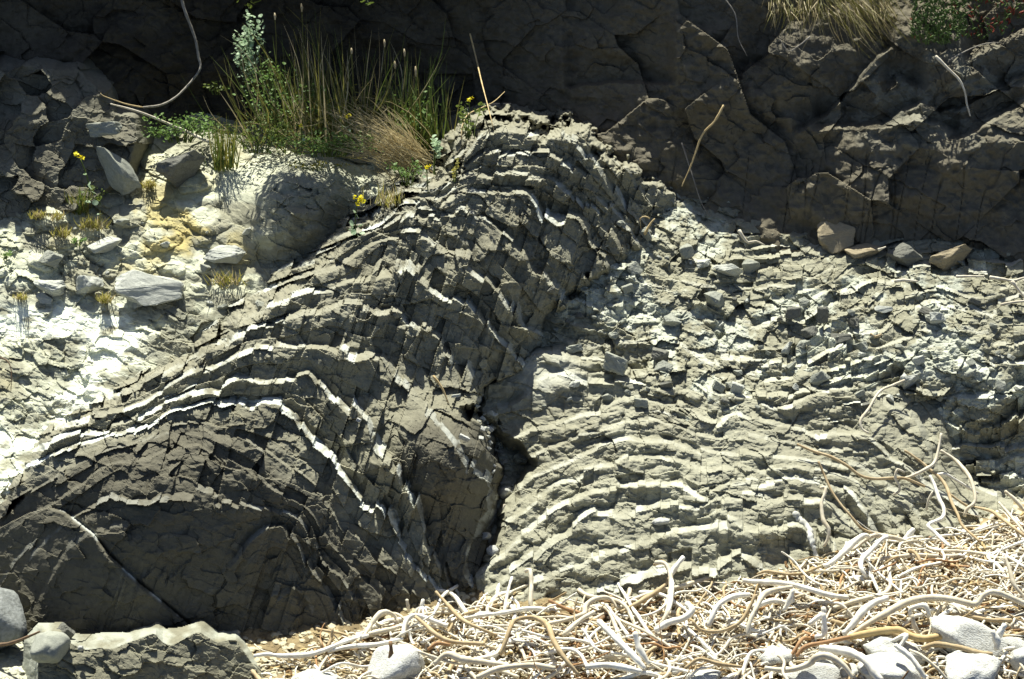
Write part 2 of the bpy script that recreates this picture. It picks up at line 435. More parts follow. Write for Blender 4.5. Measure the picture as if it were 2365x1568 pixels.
relB, kB, hdB, paleB, jB = strata(PhiB, WB, 200, lambda k: hBt[np.clip(k.astype(int) + 10, 0, 59)], 66, 0.34, 0.82, thmax=64, blk=18.0)
relB = 0.6 * relB + 0.4 * blur(relB, 2)
slab = np.exp(-(((UU - 1255) / 85) ** 2 + ((VV - 868) / 55) ** 2) ** 2)
relB = relB * (1 - 0.75 * slab) * np.clip(1.0 + 1.2 * fbm(UU / 160, VV / 110, 3, 268), 0.45, 1.2)
relB2, kB2, hdB2, paleB2, jB2 = strata(PhiB * 3.3 + 0.3, WB, 260, lambda k: 0.9 * hsh(k, k * 0, 261), 50, 0.6, 0.45, blk=9.0)
relB2 = relB2 * (1 - slab) * np.clip(0.5 + 2.6 * fbm(UU / 140, VV / 80, 3, 265), 0.0, 1.3)
rB, b1, b2, b3 = rough(240, 0.45, 0.3, 0.6, 1.3)
rB = rB + 13 * fbm(UU / 70, VV / 36, 4, 245, 0.55)
lB, lhB = lumps(290, 62, 11, 0.6)
polyB = [(1072,1400),(1105,1335),(1145,1270),(1182,1165),(1222,1105),(1235,1060),(1190,1010),(1115,955),(1130,890),(1190,850),(1235,810),(1290,808),(1330,840),(1420,880),(1500,905),(1560,930),(1650,920),
         (1780,930),(1880,880),(1960,870),(2060,900),(2140,960),(2165,1040),(2170,1110),(2210,1160),(2300,1170),(2450,1190),(2564,1190),(2564,1680),(1072,1680)]
sdB = sdf_poly(polyB)
oB = np.maximum(sdB + 16 * fbm(UU / 40, VV / 40, 3, 270) + 10 * (hsh(kB, jB, 271) - 0.5), 0)
ZB_f = ZB - 0.05 * slab + (relB + relB2 + rB * (1 - 0.4 * slab) + lB) * PX * ZB + oB * (0.0012 + 0.009 * (1 - sstep(1240, 1330, UU))) + np.minimum(oB, 60) ** 2 * 0.00003
gB = fbm(UU / 110, VV / 110, 4, 280)
baseB = shade((0.25, 0.23, 0.18), (np.clip(0.4 + gB, 0, 1) * 0.7, (0.34, 0.322, 0.262)), (0.3 * b2, (0.18, 0.162, 0.122)))
pB = np.clip(paleB * 0.4 + 0.05 * paleB2 + 0.3 * slab, 0, 0.5) * np.clip(0.75 + 1.2 * fbm(UU / 30, VV / 30, 3, 281), 0, 1)
colB = baseB * (1 - pB[..., None]) + pB[..., None] * np.array((0.60, 0.61, 0.54))
winB = WIN

# ------------------------------------------------------------------ RUBBLE SLOPE
window(1000, 2564, 330, 1400)
zH = [(1250,780,12.95),(1400,600,13.25),(1500,820,12.9),(1500,700,13.12),(1500,520,13.5),(1700,550,13.5),(1700,800,12.98),(1900,800,12.95),(1900,600,13.42),(2100,610,13.42),(2100,800,12.95),
      (2300,640,13.35),(2300,800,12.98),(2300,900,12.85),(2364,1130,12.75),(2500,900,12.95),(2250,1130,12.75),(2200,1000,12.82),(1250,1000,12.85),(1100,1000,12.8),(1110,930,12.85),(1160,1100,12.62),(1150,1250,12.35),
      (1700,950,12.62),(1950,900,12.74),(1500,900,12.7),(1200,880,12.95),(1650,450,13.8),(1900,450,13.9),(2300,500,13.8),(1400,450,13.6)]
ZH = field(zH, 1e-3)
PhiH = (1200 - VV - 0.22 * (UU - 1600) * sstep(1750, 2000, UU) + 0.30 * (UU - 1600) * (1 - sstep(1500, 1800, UU)) + 80 * fbm(UU / 260, VV / 200, 3, 300)) / 48.0
hHt = np.array([0.3 + 1.0 * random.random() for i in range(90)])
relH, kH, hdH, paleH, jH = strata(PhiH, UU * 1.1, 310, lambda k: hHt[np.clip(k.astype(int) + 10, 0, 89)], 84, 0.6, 0.95, blk=30.0)
relH = relH * np.clip(0.9 + 1.6 * fbm(UU / 170, VV / 120, 3, 328), 0.25, 1.3)
relH2, kH2, hdH2, paleH2, jH2 = strata(PhiH * 2.6, UU * 1.1, 320, lambda k: 0.9 * hsh(k, k * 0, 321) ** 1.5, 52, 0.7, 0.45)
relH2 = relH2 * np.clip(0.5 + 2.4 * fbm(UU / 120, VV / 90, 3, 325), 0.0, 1.3)
rH, h1, h2, h3 = rough(340, 1.0, 1.15, 0.95)
rubm = np.clip(0.3 + 1.5 * fbm(UU / 150, VV / 120, 3, 350) + 0.45 * (1 - sstep(1500, 1750, UU)), 0.1, 1)
lH, lhH = lumps(390, 34, 7, 0.7)
lH2, lhH2 = lumps(395, 14, 4, 0.75)
ZH_f = ZH + ((relH + relH2) * (1.15 - 0.75 * rubm) + rH * (0.5 + 0.6 * rubm) + (lH + lH2) * (0.3 + 0.7 * rubm)) * PX * ZH
dustH = sstep(0.05, 0.3, fbm(UU / 90, VV / 70, 5, 360, 0.65) + 0.25 * np.exp(-((UU - 1600) / 220) ** 2 - ((VV - 800) / 90) ** 2) + 0.5 * np.exp(-((UU - 1130) / 60) ** 2 - ((VV - 1010) / 110) ** 2))
baseH = shade((0.25, 0.23, 0.175), (0.5 * h2, (0.33, 0.312, 0.25)), (0.4 * h3, (0.18, 0.162, 0.12)), (0.7 * dustH, (0.46, 0.46, 0.41)))
pH = np.clip(paleH * 0.4 + 0.1 * paleH2, 0, 1)
colH = baseH * (1 - pH[..., None]) + pH[..., None] * np.array((0.54, 0.54, 0.47))
winH = WIN

# ------------------------------------------------------------------ LEFT BANK
window(-200, 1140, 170, 1680)
zD = [(0,1250,12.2),(0,1100,12.45),(0,1000,12.62),(0,800,13.0),(0,700,13.15),(0,550,13.42),(300,1000,12.7),(250,885,12.82),(250,845,12.86),(250,700,13.12),(300,600,13.28),(300,460,13.58),(550,700,13.08),(550,600,13.24),
      (540,480,13.5),(580,390,13.62),(690,380,13.66),(650,480,13.42),(690,520,13.38),(700,580,13.3),(750,600,13.2),(900,430,13.5),(820,480,13.5),(800,380,13.7),(-180,1000,12.7),(-180,600,13.35),(1000,430,13.5),(1000,350,13.8),(500,320,13.95),(100,420,13.7),(100,1400,12.1),(-150,1500,11.9),
      (0,260,14.5),(300,260,14.5),(600,270,14.5),(900,270,14.5),(1130,290,14.5),(700,330,14.0),(1100,360,14.0)]
ZD = field(zD, 1e-3)
rD, d1, d2, d3 = rough(440, 0.7, 0.75, 0.9, 1.2)
PhiD = (1200 - VV + 0.35 * UU + 60 * fbm(UU / 200, VV / 160, 3, 401)) / 42.0
relD, kD, hdD, paleD, jD = strata(PhiD, UU * 1.1, 410, lambda k: 0.2 + 0.4 * hsh(k, k * 0, 402), 70, 0.9, 0.5)
lD, lhD = lumps(420, 80, 24, 0.6)
lD2, lhD2 = lumps(425, 30, 5, 0.7)
soft = np.clip(0.5 + 1.6 * fbm(UU / 170, VV / 110, 4, 450), 0, 1)
flow = np.exp(-((UU - (250 - 0.9 * np.maximum(VV - 880, 0) + 0.1 * (880 - VV))) / (60 + 0.1 * np.maximum(VV - 800, 0))) ** 2) * sstep(680, 760, VV)
flow = np.maximum(flow, np.exp(-((VV - (745 - 0.05 * UU)) / 38) ** 2) * (1 - sstep(120, 260, UU)))
flow = np.maximum(flow, 0.8 * sstep(940, 1050, VV))
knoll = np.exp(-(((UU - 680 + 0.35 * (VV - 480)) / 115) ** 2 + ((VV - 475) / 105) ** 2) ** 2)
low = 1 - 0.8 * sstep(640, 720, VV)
ZD_f = ZD - 0.24 * knoll * (1 + 0.3 * fbm(UU / 60, VV / 50, 3, 456)) + (relD * (1 - 0.8 * flow) * (0.4 + 0.6 * soft) + rD * (0.35 + 0.75 * soft) * (1 - 0.45 * flow) + (lD + lD2) * low * (1 - 0.7 * flow) * (1 - 0.7 * knoll) * (0.35 + 0.65 * (1 - sstep(430, 620, UU)))) * PX * ZD
fl = np.clip(flow * (0.6 + 1.5 * fbm(UU / 50, VV / 24, 4, 460, 0.6)) * 1.8, 0, 1)
och = sstep(0.0, 0.35, fbm(UU / 70, VV / 60, 4, 470) + 0.55 * np.exp(-((UU - 400) / 110) ** 2 - ((VV - 520) / 85) ** 2) - 0.1)
wht = sstep(0.02, 0.35, fbm(UU / 90, VV / 50, 5, 480, 0.6) + 0.16)
grn = np.exp(-((UU - 400) / 140) ** 2 - ((VV - 530) / 90) ** 2)
colD = shade((0.25, 0.232, 0.178), (0.5 * d2, (0.33, 0.31, 0.25)), (0.6 * wht, (0.62, 0.61, 0.50)), (0.8 * och * np.clip(grn + 0.2, 0, 1), (0.42, 0.33, 0.13)), (0.9 * (1 - flow) * (1 - low) / 0.8 * np.clip(0.5 + 1.5 * fbm(UU / 60, VV / 40, 3, 481), 0, 1), (0.2, 0.188, 0.15)), (0.95 * fl, (0.82, 0.81, 0.72)), (0.75 * knoll, (0.2, 0.186, 0.145)))  # last term paints the knoll's shadow in as a darker tone
winD = WIN

# ------------------------------------------------------------------ LOW LEDGE bottom left
window(-200, 760, 1380, 1680)
zF = [(60,1500,11.24),(110,1460,11.28),(300,1490,11.26),(450,1460,11.28),(560,1490,11.3),(620,1568,11.25),(300,1600,11.2),(0,1600,11.2),(100,1600,11.19),(560,1620,11.2)]
ZF = field(zF, 1e-3)
rF, f1, f2, f3 = rough(540, 0.55, 0.7, 0.6, 1.2)
polyF = [(70,1680),(65,1540),(68,1490),(95,1452),(140,1452),(160,1478),(290,1475),(360,1452),(378,1468),(440,1455),(463,1446),(500,1475),(545,1470),(585,1520),(625,1568),(650,1680)]
sdF = sdf_poly(polyF) + 5 * fbm(UU / 34, VV / 30, 3, 570)
# flat top: everything within about 30 px of the upper outline lies back
topw = 15 + 22 * vnoise(UU / 50, VV * 0, 573)
dtop = sstep(0, 1, (sdF + topw) / topw) * (VV < 1590)
dtop = np.clip((sdF + topw) / topw, 0, 3) * (VV < 1590)
ZF_f = ZF + (rF * (1 - 0.6 * (dtop > 0))) * PX * ZF + 0.10 * dtop + np.maximum(sdF, 0) * 0.004
colF = shade((0.195, 0.178, 0.135), (0.4 * f2, (0.15, 0.135, 0.1)), ((dtop > 0) * np.clip(0.45 + 1.8 * fbm(UU / 34, VV / 24, 4, 571), 0, 1), (0.32, 0.315, 0.275)))
winF = WIN

# ------------------------------------------------------------------ BLOCKY OUTCROP left, in shade
window(-200, 420, 80, 640)
zG = [(0,150,13.75),(0,500,13.5),(150,480,13.45),(250,460,13.5),(300,250,13.8),(150,180,13.75),(150,330,13.6),(300,330,13.62),(-150,300,13.6),(-150,500,13.5)]
ZG = field(zG, 1e-3)
rG, g1, g2, g3 = rough(640, 0.25, 0.3, 0.6)
# stacked joint blocks: each block has its own front, top and tilt
wg1 = 26 * fbm(UU / 90, VV / 90, 3, 651); wg2 = 20 * fbm(UU / 80, VV / 80, 3, 661)
tg, cg, hb = facets((UU * 0.98 + VV * 0.16 + wg1) / 72, (VV * 0.98 - UU * 0.06 + wg2) / 54, 611)
tg2, cg2, hg2 = facets((UU * 0.96 - VV * 0.25 + wg2) / 30, (VV * 0.97 + UU * 0.2 + wg1) / 25, 621)
relG = tg * 40 + (hb - 0.5) * 50 + tg2 * 4 + (hg2 - 0.5) * 3 + rG
polyG = [(-200,140),(20,148),(110,168),(180,165),(215,200),(245,215),(262,265),(312,275),(318,330),(300,400),(250,440),(170,480),(60,515),(-200,560)]
sdG = sdf_poly(polyG)
oG = np.maximum(sdG + 8 * fbm(UU / 30, VV / 30, 3, 670) + 22 * (hb - 0.5), 0)
ZG_f = ZG + relG * PX * ZG + oG * 0.006 + np.minimum(oG, 60) ** 2 * 0.0001
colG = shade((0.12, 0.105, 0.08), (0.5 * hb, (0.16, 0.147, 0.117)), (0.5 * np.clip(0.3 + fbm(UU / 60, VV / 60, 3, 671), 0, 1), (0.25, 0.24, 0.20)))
winG = WIN

# ------------------------------------------------------------------ CLIFF
window(-200, 2564, -480, 780)
zE = [(2100,620,13.5),(2364,620,13.5),(1700,560,13.6),(1500,560,13.7),(1300,420,13.95),(1300,0,14.1),(1000,400,14.25),(1000,0,14.4),(700,400,14.2),(700,0,14.4),(400,350,14.2),(400,0,14.25),(100,350,14.0),(0,0,14.05),(100,150,14.0),
      (1700,300,13.7),(1700,0,13.75),(2100,330,13.5),(2100,240,13.53),(2100,130,13.6),(2100,0,13.82),(2364,330,13.55),(2364,200,13.57),(2364,160,13.63),(2364,0,13.9),(1900,130,13.66),(1900,0,13.8),(1900,400,13.6),(1900,250,13.62),(1450,300,13.8),
      (0,-250,13.75),(-200,-250,13.7),(230,-250,14.0),(420,-250,14.2),(600,-250,14.1),(1050,-250,13.95),(0,-470,13.9),(400,-470,14.4),(700,-470,13.9),(1200,-470,14.1),(1700,-470,13.9),(2364,-470,14.25),(0,800,14.0),(700,800,14.2),(1300,800,13.9),(2000,800,13.5),(2550,600,13.5),(2550,0,13.9),(-200,0,14.0),(-200,500,13.9)]  # rows above the frame: unseen cliff, overhang shaped to shade recess and outcrop
ZE = field(zE, 1e-3)
PhiE = (700 - VV - 0.62 * (UU - 1700) + 50 * fbm(UU / 240, VV / 200, 3, 701)) / 50.0
relE, kE, hdE, paleE, jE = strata(PhiE, UU * 1.2 - VV * 0.4, 710, lambda k: 0.15 + 0.6 * hsh(k, k * 0, 702), 120, 0.7, 0.8, 0.6)
relE2, kE2, hdE2, paleE2, jE2 = strata(PhiE * 2.7, UU * 1.2 - VV * 0.4, 720, lambda k: 0.15 + 0.6 * hsh(k, k * 0, 703), 70, 0.7, 0.6, 0.6)
rE, e1, e2, e3 = rough(740, 0.5, 0.2, 0.5, 1.0, 0.5)
tE, cE, hE = facets((UU + VV * 0.55) / 260, (VV - 0.5 * UU) / 190, 760)
up = np.exp(-((UU - 2200) / 250) ** 2 - ((VV - 220) / 110) ** 2)
fr = np.exp(-(np.abs(vnoise(UU / 34 + 0.15 * VV / 34, VV / 260, 781)) / 0.02) ** 2) * sstep(320, 380, VV) * 5
relE = (relE + relE2) * (0.10 + 0.7 * up) * np.where(UU > 1350, 1, 0.6) + rE * np.where(VV > 330, 0.6, 1.1) + tE * 60 + (hE - 0.5) * 20 + 60 * fbm(UU / 190, VV / 150, 5, 790, 0.6) + fr
def ledge(pts, dz, w, fade=90):
    # rock above the traced line lies back by dz
    p = np.array(pts, float)
    vl = np.interp(UU, p[:, 0], p[:, 1]) + 6 * fbm(UU / 18, UU * 0, 3, int(p[0, 0]))
    hgt = vl - VV
    ends = sstep(p[0, 0] - 6, p[0, 0] + 25, UU) * (1 - sstep(p[-1, 0] - 25, p[-1, 0] + 6, UU))
    return dz * ends * np.clip(hgt / w, 0, 1) * np.exp(-(np.maximum(hgt - w, 0) / fade) ** 1.5)
LED = ledge([(1830,318),(1900,272),(1960,218),(2020,142),(2070,108)], 0.13, 13) + ledge([(1870,302),(1990,300),(2060,296),(2110,276),(2180,300),(2215,318)], 0.15, 17) \
    + ledge([(2030,300),(2080,262),(2120,240),(2170,262),(2215,248)], 0.1, 10) + ledge([(2190,330),(2240,312),(2300,282),(2364,246),(2560,150)], 0.14, 11) \
    + ledge([(2200,262),(2260,232),(2350,182),(2560,80)], 0.09, 8) + ledge([(2220,150),(2300,112),(2364,78),(2560,0)], 0.14, 22) + ledge([(2030,215),(2075,190),(2140,206)], 0.1, 18) \
    + ledge([(1690,170),(1730,150),(1770,158)], 0.06, 7) + ledge([(1300,205),(1420,192),(1560,196)], 0.12, 8, 160) + ledge([(2240,290),(2300,262),(2364,230)], 0.07, 6)
ZE_f = ZE + relE * PX * ZE + LED
soil_shade = np.exp(-((UU - 560) / 620) ** 4) * (1 - 0.3 * np.clip(fbm(UU / 60, VV / 60, 3, 791) * 2, 0, 1))  # brown soil tone, deepened to paint in the shade of the left recess
colE = shade((0.112, 0.094, 0.07), (0.4 * e2, (0.15, 0.13, 0.105)), (np.clip(0.2 + fbm(UU / 130, VV / 130, 4, 770), 0, 1) * 0.7, (0.15, 0.122, 0.082)), (np.clip(up, 0, 1) * 0.5 * e2, (0.32, 0.31, 0.26)), (0.8 * soil_shade, (0.034, 0.025, 0.016)))
winE = WIN

# ------------------------------------------------------------------ BEACH
window(-200, 2564, 1100, 1680)
zS = [(0,1568,11.3),(0,1480,11.75),(600,1568,11.25),(600,1500,11.5),(1100,1568,11.2),(1100,1420,11.66),(1700,1568,11.1),(1700,1380,11.62),(2364,1568,11.0),(2364,1230,12.15),(2000,1290,11.9),(2000,1450,11.4),(1400,1420,11.6),
      (0,1680,11.0),(1200,1680,10.9),(2400,1680,10.8),(-200,1568,11.3),(2550,1300,12.05),(0,1300,12.4),(600,1300,12.3),(1200,1250,12.4),(1700,1200,12.6),(2364,1130,12.9),(2550,1130,12.9),(2050,1150,12.9)]
ZS = field(zS, 1e-3)
rS, s1, s2, s3 = rough(840, 0.3, 0.8, 1.0)
lS, lhS = lumps(860, 16, 10, 0.7)
ZS_f = ZS + (rS * 0.8 + lS) * PX * ZS
colS = shade((0.15, 0.108, 0.06), (0.8 * s3, (0.36, 0.27, 0.155)), (0.6 * s2, (0.11, 0.075, 0.04)), (0.7 * (lhS > 0.6), (0.55, 0.48, 0.36)))
colS = np.where((UU < 300)[..., None], shade((0.5, 0.48, 0.40), (0.6 * s2, (0.28, 0.26, 0.21))), colS)
winS = WIN

# ------------------------------------------------------------------ put the ground together
def paste(win, arr, fill):
    out = np.full((NV, NU), fill, arr.dtype)
    out[win[0]:win[1], win[2]:win[3]] = arr
    return out

def cut(win, arr):
    return arr[win[0]:win[1], win[2]:win[3]]

UG, VG = np.meshgrid(U1, V1)
regs = {'A': (winA, ZA_f, sdA < 70), 'B': (winB, ZB_f, sdB < 70), 'F': (winF, ZF_f, sdF < 16), 'G': (winG, ZG_f, sdG < 60),
        'H': (winH, ZH_f, np.ones(ZH_f.shape, bool)), 'D': (winD, ZD_f, ~((cut(winD, VG) > 640) & (cut(winD, UG) > 900))),
        'E': (winE, ZE_f, np.ones(ZE_f.shape, bool)), 'S': (winS, ZS_f, np.ones(ZS_f.shape, bool))}
ZMIN = np.full((NV, NU), 99.0)
for w_, z_, m_ in regs.values():
    c_ = ZMIN[w_[0]:w_[1], w_[2]:w_[3]]
    np.minimum(c_, np.where(m_, z_, 99), out=c_)
vis = {k_: m_ & (z_ < cut(w_, ZMIN) + 0.22) for k_, (w_, z_, m_) in regs.items()}

def zat(u, v, arr=None):
    a = ZMIN if arr is None else arr
    i = np.clip(((np.asarray(v) - V1[0]) / STEP).astype(int), 0, NV - 1)
    j = np.clip(((np.asarray(u) - U1[0]) / STEP).astype(int), 0, NU - 1)
    return a[i, j]

def beds(root, win, Zm, mask, Ph, cuts, col, mat):
    lo = -1e9
    for hi in list(cuts) + [1e9]:
        # grow each bed by one grid cell so neighbours share their edge
        sel = (Ph >= lo) & (Ph < hi)
        g = sel.copy()
        g[1:] |= sel[:-1]; g[:, 1:] |= sel[:, :-1]; g[1:, 1:] |= sel[:-1, :-1]
        sheet('rock_bed', win, Zm, mask & g, col, mat, root)
        lo = hi

rootA = tag(empty('folded_outcrop', tuple(P3(600, 1450, 11.8))), 'dark arched rock fold with white edged beds, left of the gully', 'rock outcrop')
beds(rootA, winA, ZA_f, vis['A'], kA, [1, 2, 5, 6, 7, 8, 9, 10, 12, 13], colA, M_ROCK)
rootB = tag(empty('folded_outcrop', tuple(P3(1550, 1400, 11.8))), 'grey gently arched rock fold with stepped beds behind the kelp pile', 'rock outcrop')
beds(rootB, winB, ZB_f, vis['B'], kB, [1, 2, 3, 4, 5, 6, 8, 9], colB, M_ROCK)
tag(sheet('rubble_slope', winH, ZH_f, vis['H'], colH, M_ROCK), kind='structure')
tag(sheet('bank', winD, ZD_f, vis['D'], colD, M_BANK), kind='structure')
tag(sheet('rock_ledge', winF, ZF_f, vis['F'], colF, M_ROCK), 'low dark rock ledge with pale flat top in the bottom left corner', 'rock ledge')
tag(sheet('blocky_outcrop', winG, ZG_f, vis['G'], colG, M_ROCK), 'dark jointed blocky rock outcrop in shade at the left edge below the cliff', 'rock outcrop')
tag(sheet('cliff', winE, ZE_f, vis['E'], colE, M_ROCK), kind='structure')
tag(sheet('beach', winS, ZS_f, vis['S'], colS, M_BEACH), kind='structure')

# ================================================================== LOOSE OBJECTS
def smooth_line(pts, step=7.0):
    """Catmull-Rom through the traced points, resampled"""
    p = np.asarray(pts, float)
    p = np.vstack([2 * p[0] - p[1], p, 2 * p[-1] - p[-2]])
    out = []
    for i in range(1, len(p) - 2):
        n = max(2, int(np.linalg.norm((p[i + 1] - p[i])[:2]) / step))
        for t in np.linspace(0, 1, n, endpoint=False):
            out.append(0.5 * (2 * p[i] + (p[i + 1] - p[i - 1]) * t + (2 * p[i - 1] - 5 * p[i] + 4 * p[i + 1] - p[i + 2]) * t ** 2 + (3 * p[i] - p[i - 1] - 3 * p[i + 1] + p[i + 2]) * t ** 3))
    out.append(p[-2])
    return np.array(out)

def tube_geo(P, rad, n=7):
    """closed tube along world points P with radii rad"""
    P = np.asarray(P, float); m = len(P)
    rad = np.broadcast_to(np.asarray(rad, float), (m,))
    T = np.gradient(P, axis=0); T /= np.linalg.norm(T, axis=1)[:, None] + 1e-12
    N = np.zeros_like(P); a = np.array([0.3, -0.8, 0.5])
    for i in range(m):
        a = a - T[i] * (a @ T[i])
        if np.linalg.norm(a) < 1e-4: a = np.cross(T[i], [1, 0.2, 0.1])
        a = a / np.linalg.norm(a); N[i] = a
    B = np.cross(T, N)
    ang = np.arange(n) * 2 * np.pi / n
    ring = P[:, None] + rad[:, None, None] * (np.cos(ang)[None, :, None] * N[:, None] + np.sin(ang)[None, :, None] * B[:, None])
    V = ring.reshape(-1, 3)
    i, j = np.meshgrid(np.arange(m - 1), np.arange(n), indexing='ij')
    q = np.stack([i * n + j, i * n + (j + 1) % n, (i + 1) * n + (j + 1) % n, (i + 1) * n + j], -1).reshape(-1, 4)
    V = np.vstack([V, P[:1] - T[:1] * rad[0] * 0.4, P[-1:] + T[-1:] * rad[-1] * 0.4])
    c0, c1 = m * n, m * n + 1
    capA = [[c0, (k + 1) % n, k, k] for k in range(n)]
    return V, q, [(c0, (k + 1) % n, k) for k in range(n)] + [(c1, (m - 1) * n + k, (m - 1) * n + (k + 1) % n) for k in range(n)]

def tube_obj(name, P, rad, mat, parent=None, n=7):
    V, q, caps = tube_geo(P, rad, n)
    return mesh_obj(name, V, [tuple(x) for x in q.tolist()] + caps, mat, parent, True)

class Acc:
    """collects many small shapes of one object"""
    def __init__(s): s.v = []; s.f = []; s.c = []; s.n = 0
    def add(s, V, F, col=None):
        V = np.asarray(V, float)
        s.v.append(V); s.f += [tuple(int(i) + s.n for i in f) for f in F]; s.n += len(V)
        if col is not None: s.c.append(np.tile(np.asarray(col, float), (len(V), 1)))
    def obj(s, name, mat, parent=None, smooth=False):
        return mesh_obj(name, np.vstack(s.v), s.f, mat, parent, smooth, np.vstack(s.c) if s.c else None)

ZSg = paste(winS, ZS, 99.0)          # smooth beach
def ground(u, v):
    return np.minimum(zat(u, v), 15.0)

# ------------------------------------------------------------------ stones
M_ST = {
 'white': plain_mat('white limestone', (0.58, 0.58, 0.53), (0.34, 0.33, 0.285), 16, 0.9, 1.0),
 'grey': plain_mat('grey mudstone', (0.30, 0.305, 0.25), (0.20, 0.205, 0.165), 24, 0.9, 0.4),
 'pale': plain_mat('pale mudstone', (0.45, 0.455, 0.395), (0.29, 0.295, 0.25), 22, 0.9, 0.4),
 'dark': plain_mat('dark mudstone', (0.17, 0.168, 0.138), (0.095, 0.092, 0.074), 22, 0.9, 0.45),
 'tan': plain_mat('tan sandstone', (0.33, 0.275, 0.175), (0.21, 0.17, 0.105), 26, 0.9, 0.4, (1, 1, 4)),
 'bluish': plain_mat('bluish shale', (0.26, 0.27, 0.25), (0.13, 0.135, 0.12), 12, 0.85, 1.0)}

def hull_mesh(name, seed, n=15, squash=(1, 1, 1), bev=0.07, box=False):
    rs = np.random.default_rng(seed)
    bm = bmesh.new()
    for i in range(n):
        d = rs.normal(size=3); d /= np.linalg.norm(d)
        if box: d = np.sign(d) * np.abs(d) ** 0.35; d *= 0.62 * (0.75 + 0.3 * rs.random())
        else: d *= 0.85 + 0.25 * rs.random()
        bm.verts.new(Vector(d * np.array(squash)))
    r = bmesh.ops.convex_hull(bm, input=bm.verts)
    bmesh.ops.delete(bm, geom=[g for g in r['geom_interior'] if isinstance(g, bmesh.types.BMVert)], context='VERTS')
    bmesh.ops.dissolve_limit(bm, angle_limit=R(14), verts=bm.verts, edges=bm.edges)
    bmesh.ops.bevel(bm, geom=list(bm.edges), offset=bev, segments=2, affect='EDGES', profile=0.6)
    bmesh.ops.triangulate(bm, faces=bm.faces)
    for _ in range(3):
        bmesh.ops.subdivide_edges(bm, edges=[e for e in bm.edges if e.calc_length() > 0.13], cuts=1)
        bmesh.ops.triangulate(bm, faces=[f for f in bm.faces if len(f.verts) > 3])
    ks = np.vstack([rs.normal(size=(4, 3)) * f for f in (2.5, 5, 10, 18)]); ph = rs.random(16) * 6.3
    am = np.repeat([0.022, 0.016, 0.011, 0.007], 4)
    ax = rs.normal(size=3) * np.array([0.35, 0.35, 1]); ax /= np.linalg.norm(ax)
    for v in bm.verts:
        c = np.array(v.co[:]); d = (np.sin(ks @ c + ph) * am).sum()
        q = (c @ ax) * 4.5 + 0.6 * math.sin(c[0] * 3); d += 0.05 * (abs((q - math.floor(q)) - 0.5) - 0.25)
        v.co = Vector(c * (1 + d)) + Vector(rs.normal(size=3) * 0.005)
    me = bpy.data.meshes.new(name); bm.to_mesh(me); bm.free()
    me.polygons.foreach_set('use_smooth', [False] * len(me.polygons))
    return me

def round_mesh(name, seed, amp=0.16):
    bm = bmesh.new()
    bmesh.ops.create_icosphere(bm, subdivisions=4, radius=1)
    co = np.array([v.co[:] for v in bm.verts])
    rs = np.random.default_rng(seed)
    d = np.zeros(len(co))
    for f, a in ((1.3, 1.0), (2.6, 0.5), (5, 0.25), (11, 0.12), (21, 0.07)):
        for q in range(3):
            k = rs.normal(size=3); k *= f / np.linalg.norm(k)
            d += a * np.sin(co @ k * 2 + rs.random() * 6.3) / 1.7
    # a few flattened sides
    r = 1 + amp * d
    for q in range(9):
        k = rs.normal(size=3); k /= np.linalg.norm(k); h = 0.72 + 0.2 * rs.random()
        r = np.minimum(r, h / np.maximum(co @ k, 0.05) * 1.0 + 0.02 * d)
    co = co * r[:, None]
    for v, c in zip(bm.verts, co): v.co = c
    me = bpy.data.meshes.new(name); bm.to_mesh(me); bm.free()
    me.polygons.foreach_set('use_smooth', [True] * len(me.polygons))
    return me

def stone(name, me, mat, u, v, hw, hh, label=None, cat='rock', group=None, roll=0.0, sink=0.25, depth=None, dz=0.0, spin=0.0, tilt=0.0):
    """a stone whose outline is about 2hw x 2hh photo px, resting on the ground there"""
    m2 = me
    if not me.materials: me.materials.append(mat)
    o = bpy.data.objects.new(name, me)
    if me.materials[0] != mat:
        o.material_slots[0].link = 'OBJECT'; o.material_slots[0].material = mat
    sc.collection.objects.link(o)
    Z = float(np.median(ground(np.array([u, u - hw * 0.5, u + hw * 0.5, u]), np.array([v + hh * 0.6, v + hh * 0.4, v + hh * 0.4, v])))) + dz
    s = PX * Z
    dep = (depth or min(hw, hh * 1.4)) * s
    Z -= dep * (1 - 2 * sink) * 0.5
    o.location = P3(u, v, Z)
    # local x = right, y = away, z = up in the picture
    o.rotation_euler = (Matrix.Rotation(-PITCH * 0.6, 3, 'X') @ Matrix.Rotation(-roll, 3, 'Y') @ Matrix.Rotation(spin, 3, 'Z')).to_euler()
    o.scale = (hw * s, dep, hh * s)
    return tag(o, label, cat, group)

hulls = [hull_mesh('rock', 50 + i, 14, (1, 1, 1), 0.05) for i in range(7)]
boxes = [hull_mesh('rock', 80 + i, 22, (1, 1, 1), 0.05, True) for i in range(5)]
rounds = [round_mesh('boulder', 20 + i) for i in range(8)]
for me_ in hulls + boxes: me_.materials.append(M_ST['grey'])
for me_ in rounds: me_.materials.append(M_ST['white'])

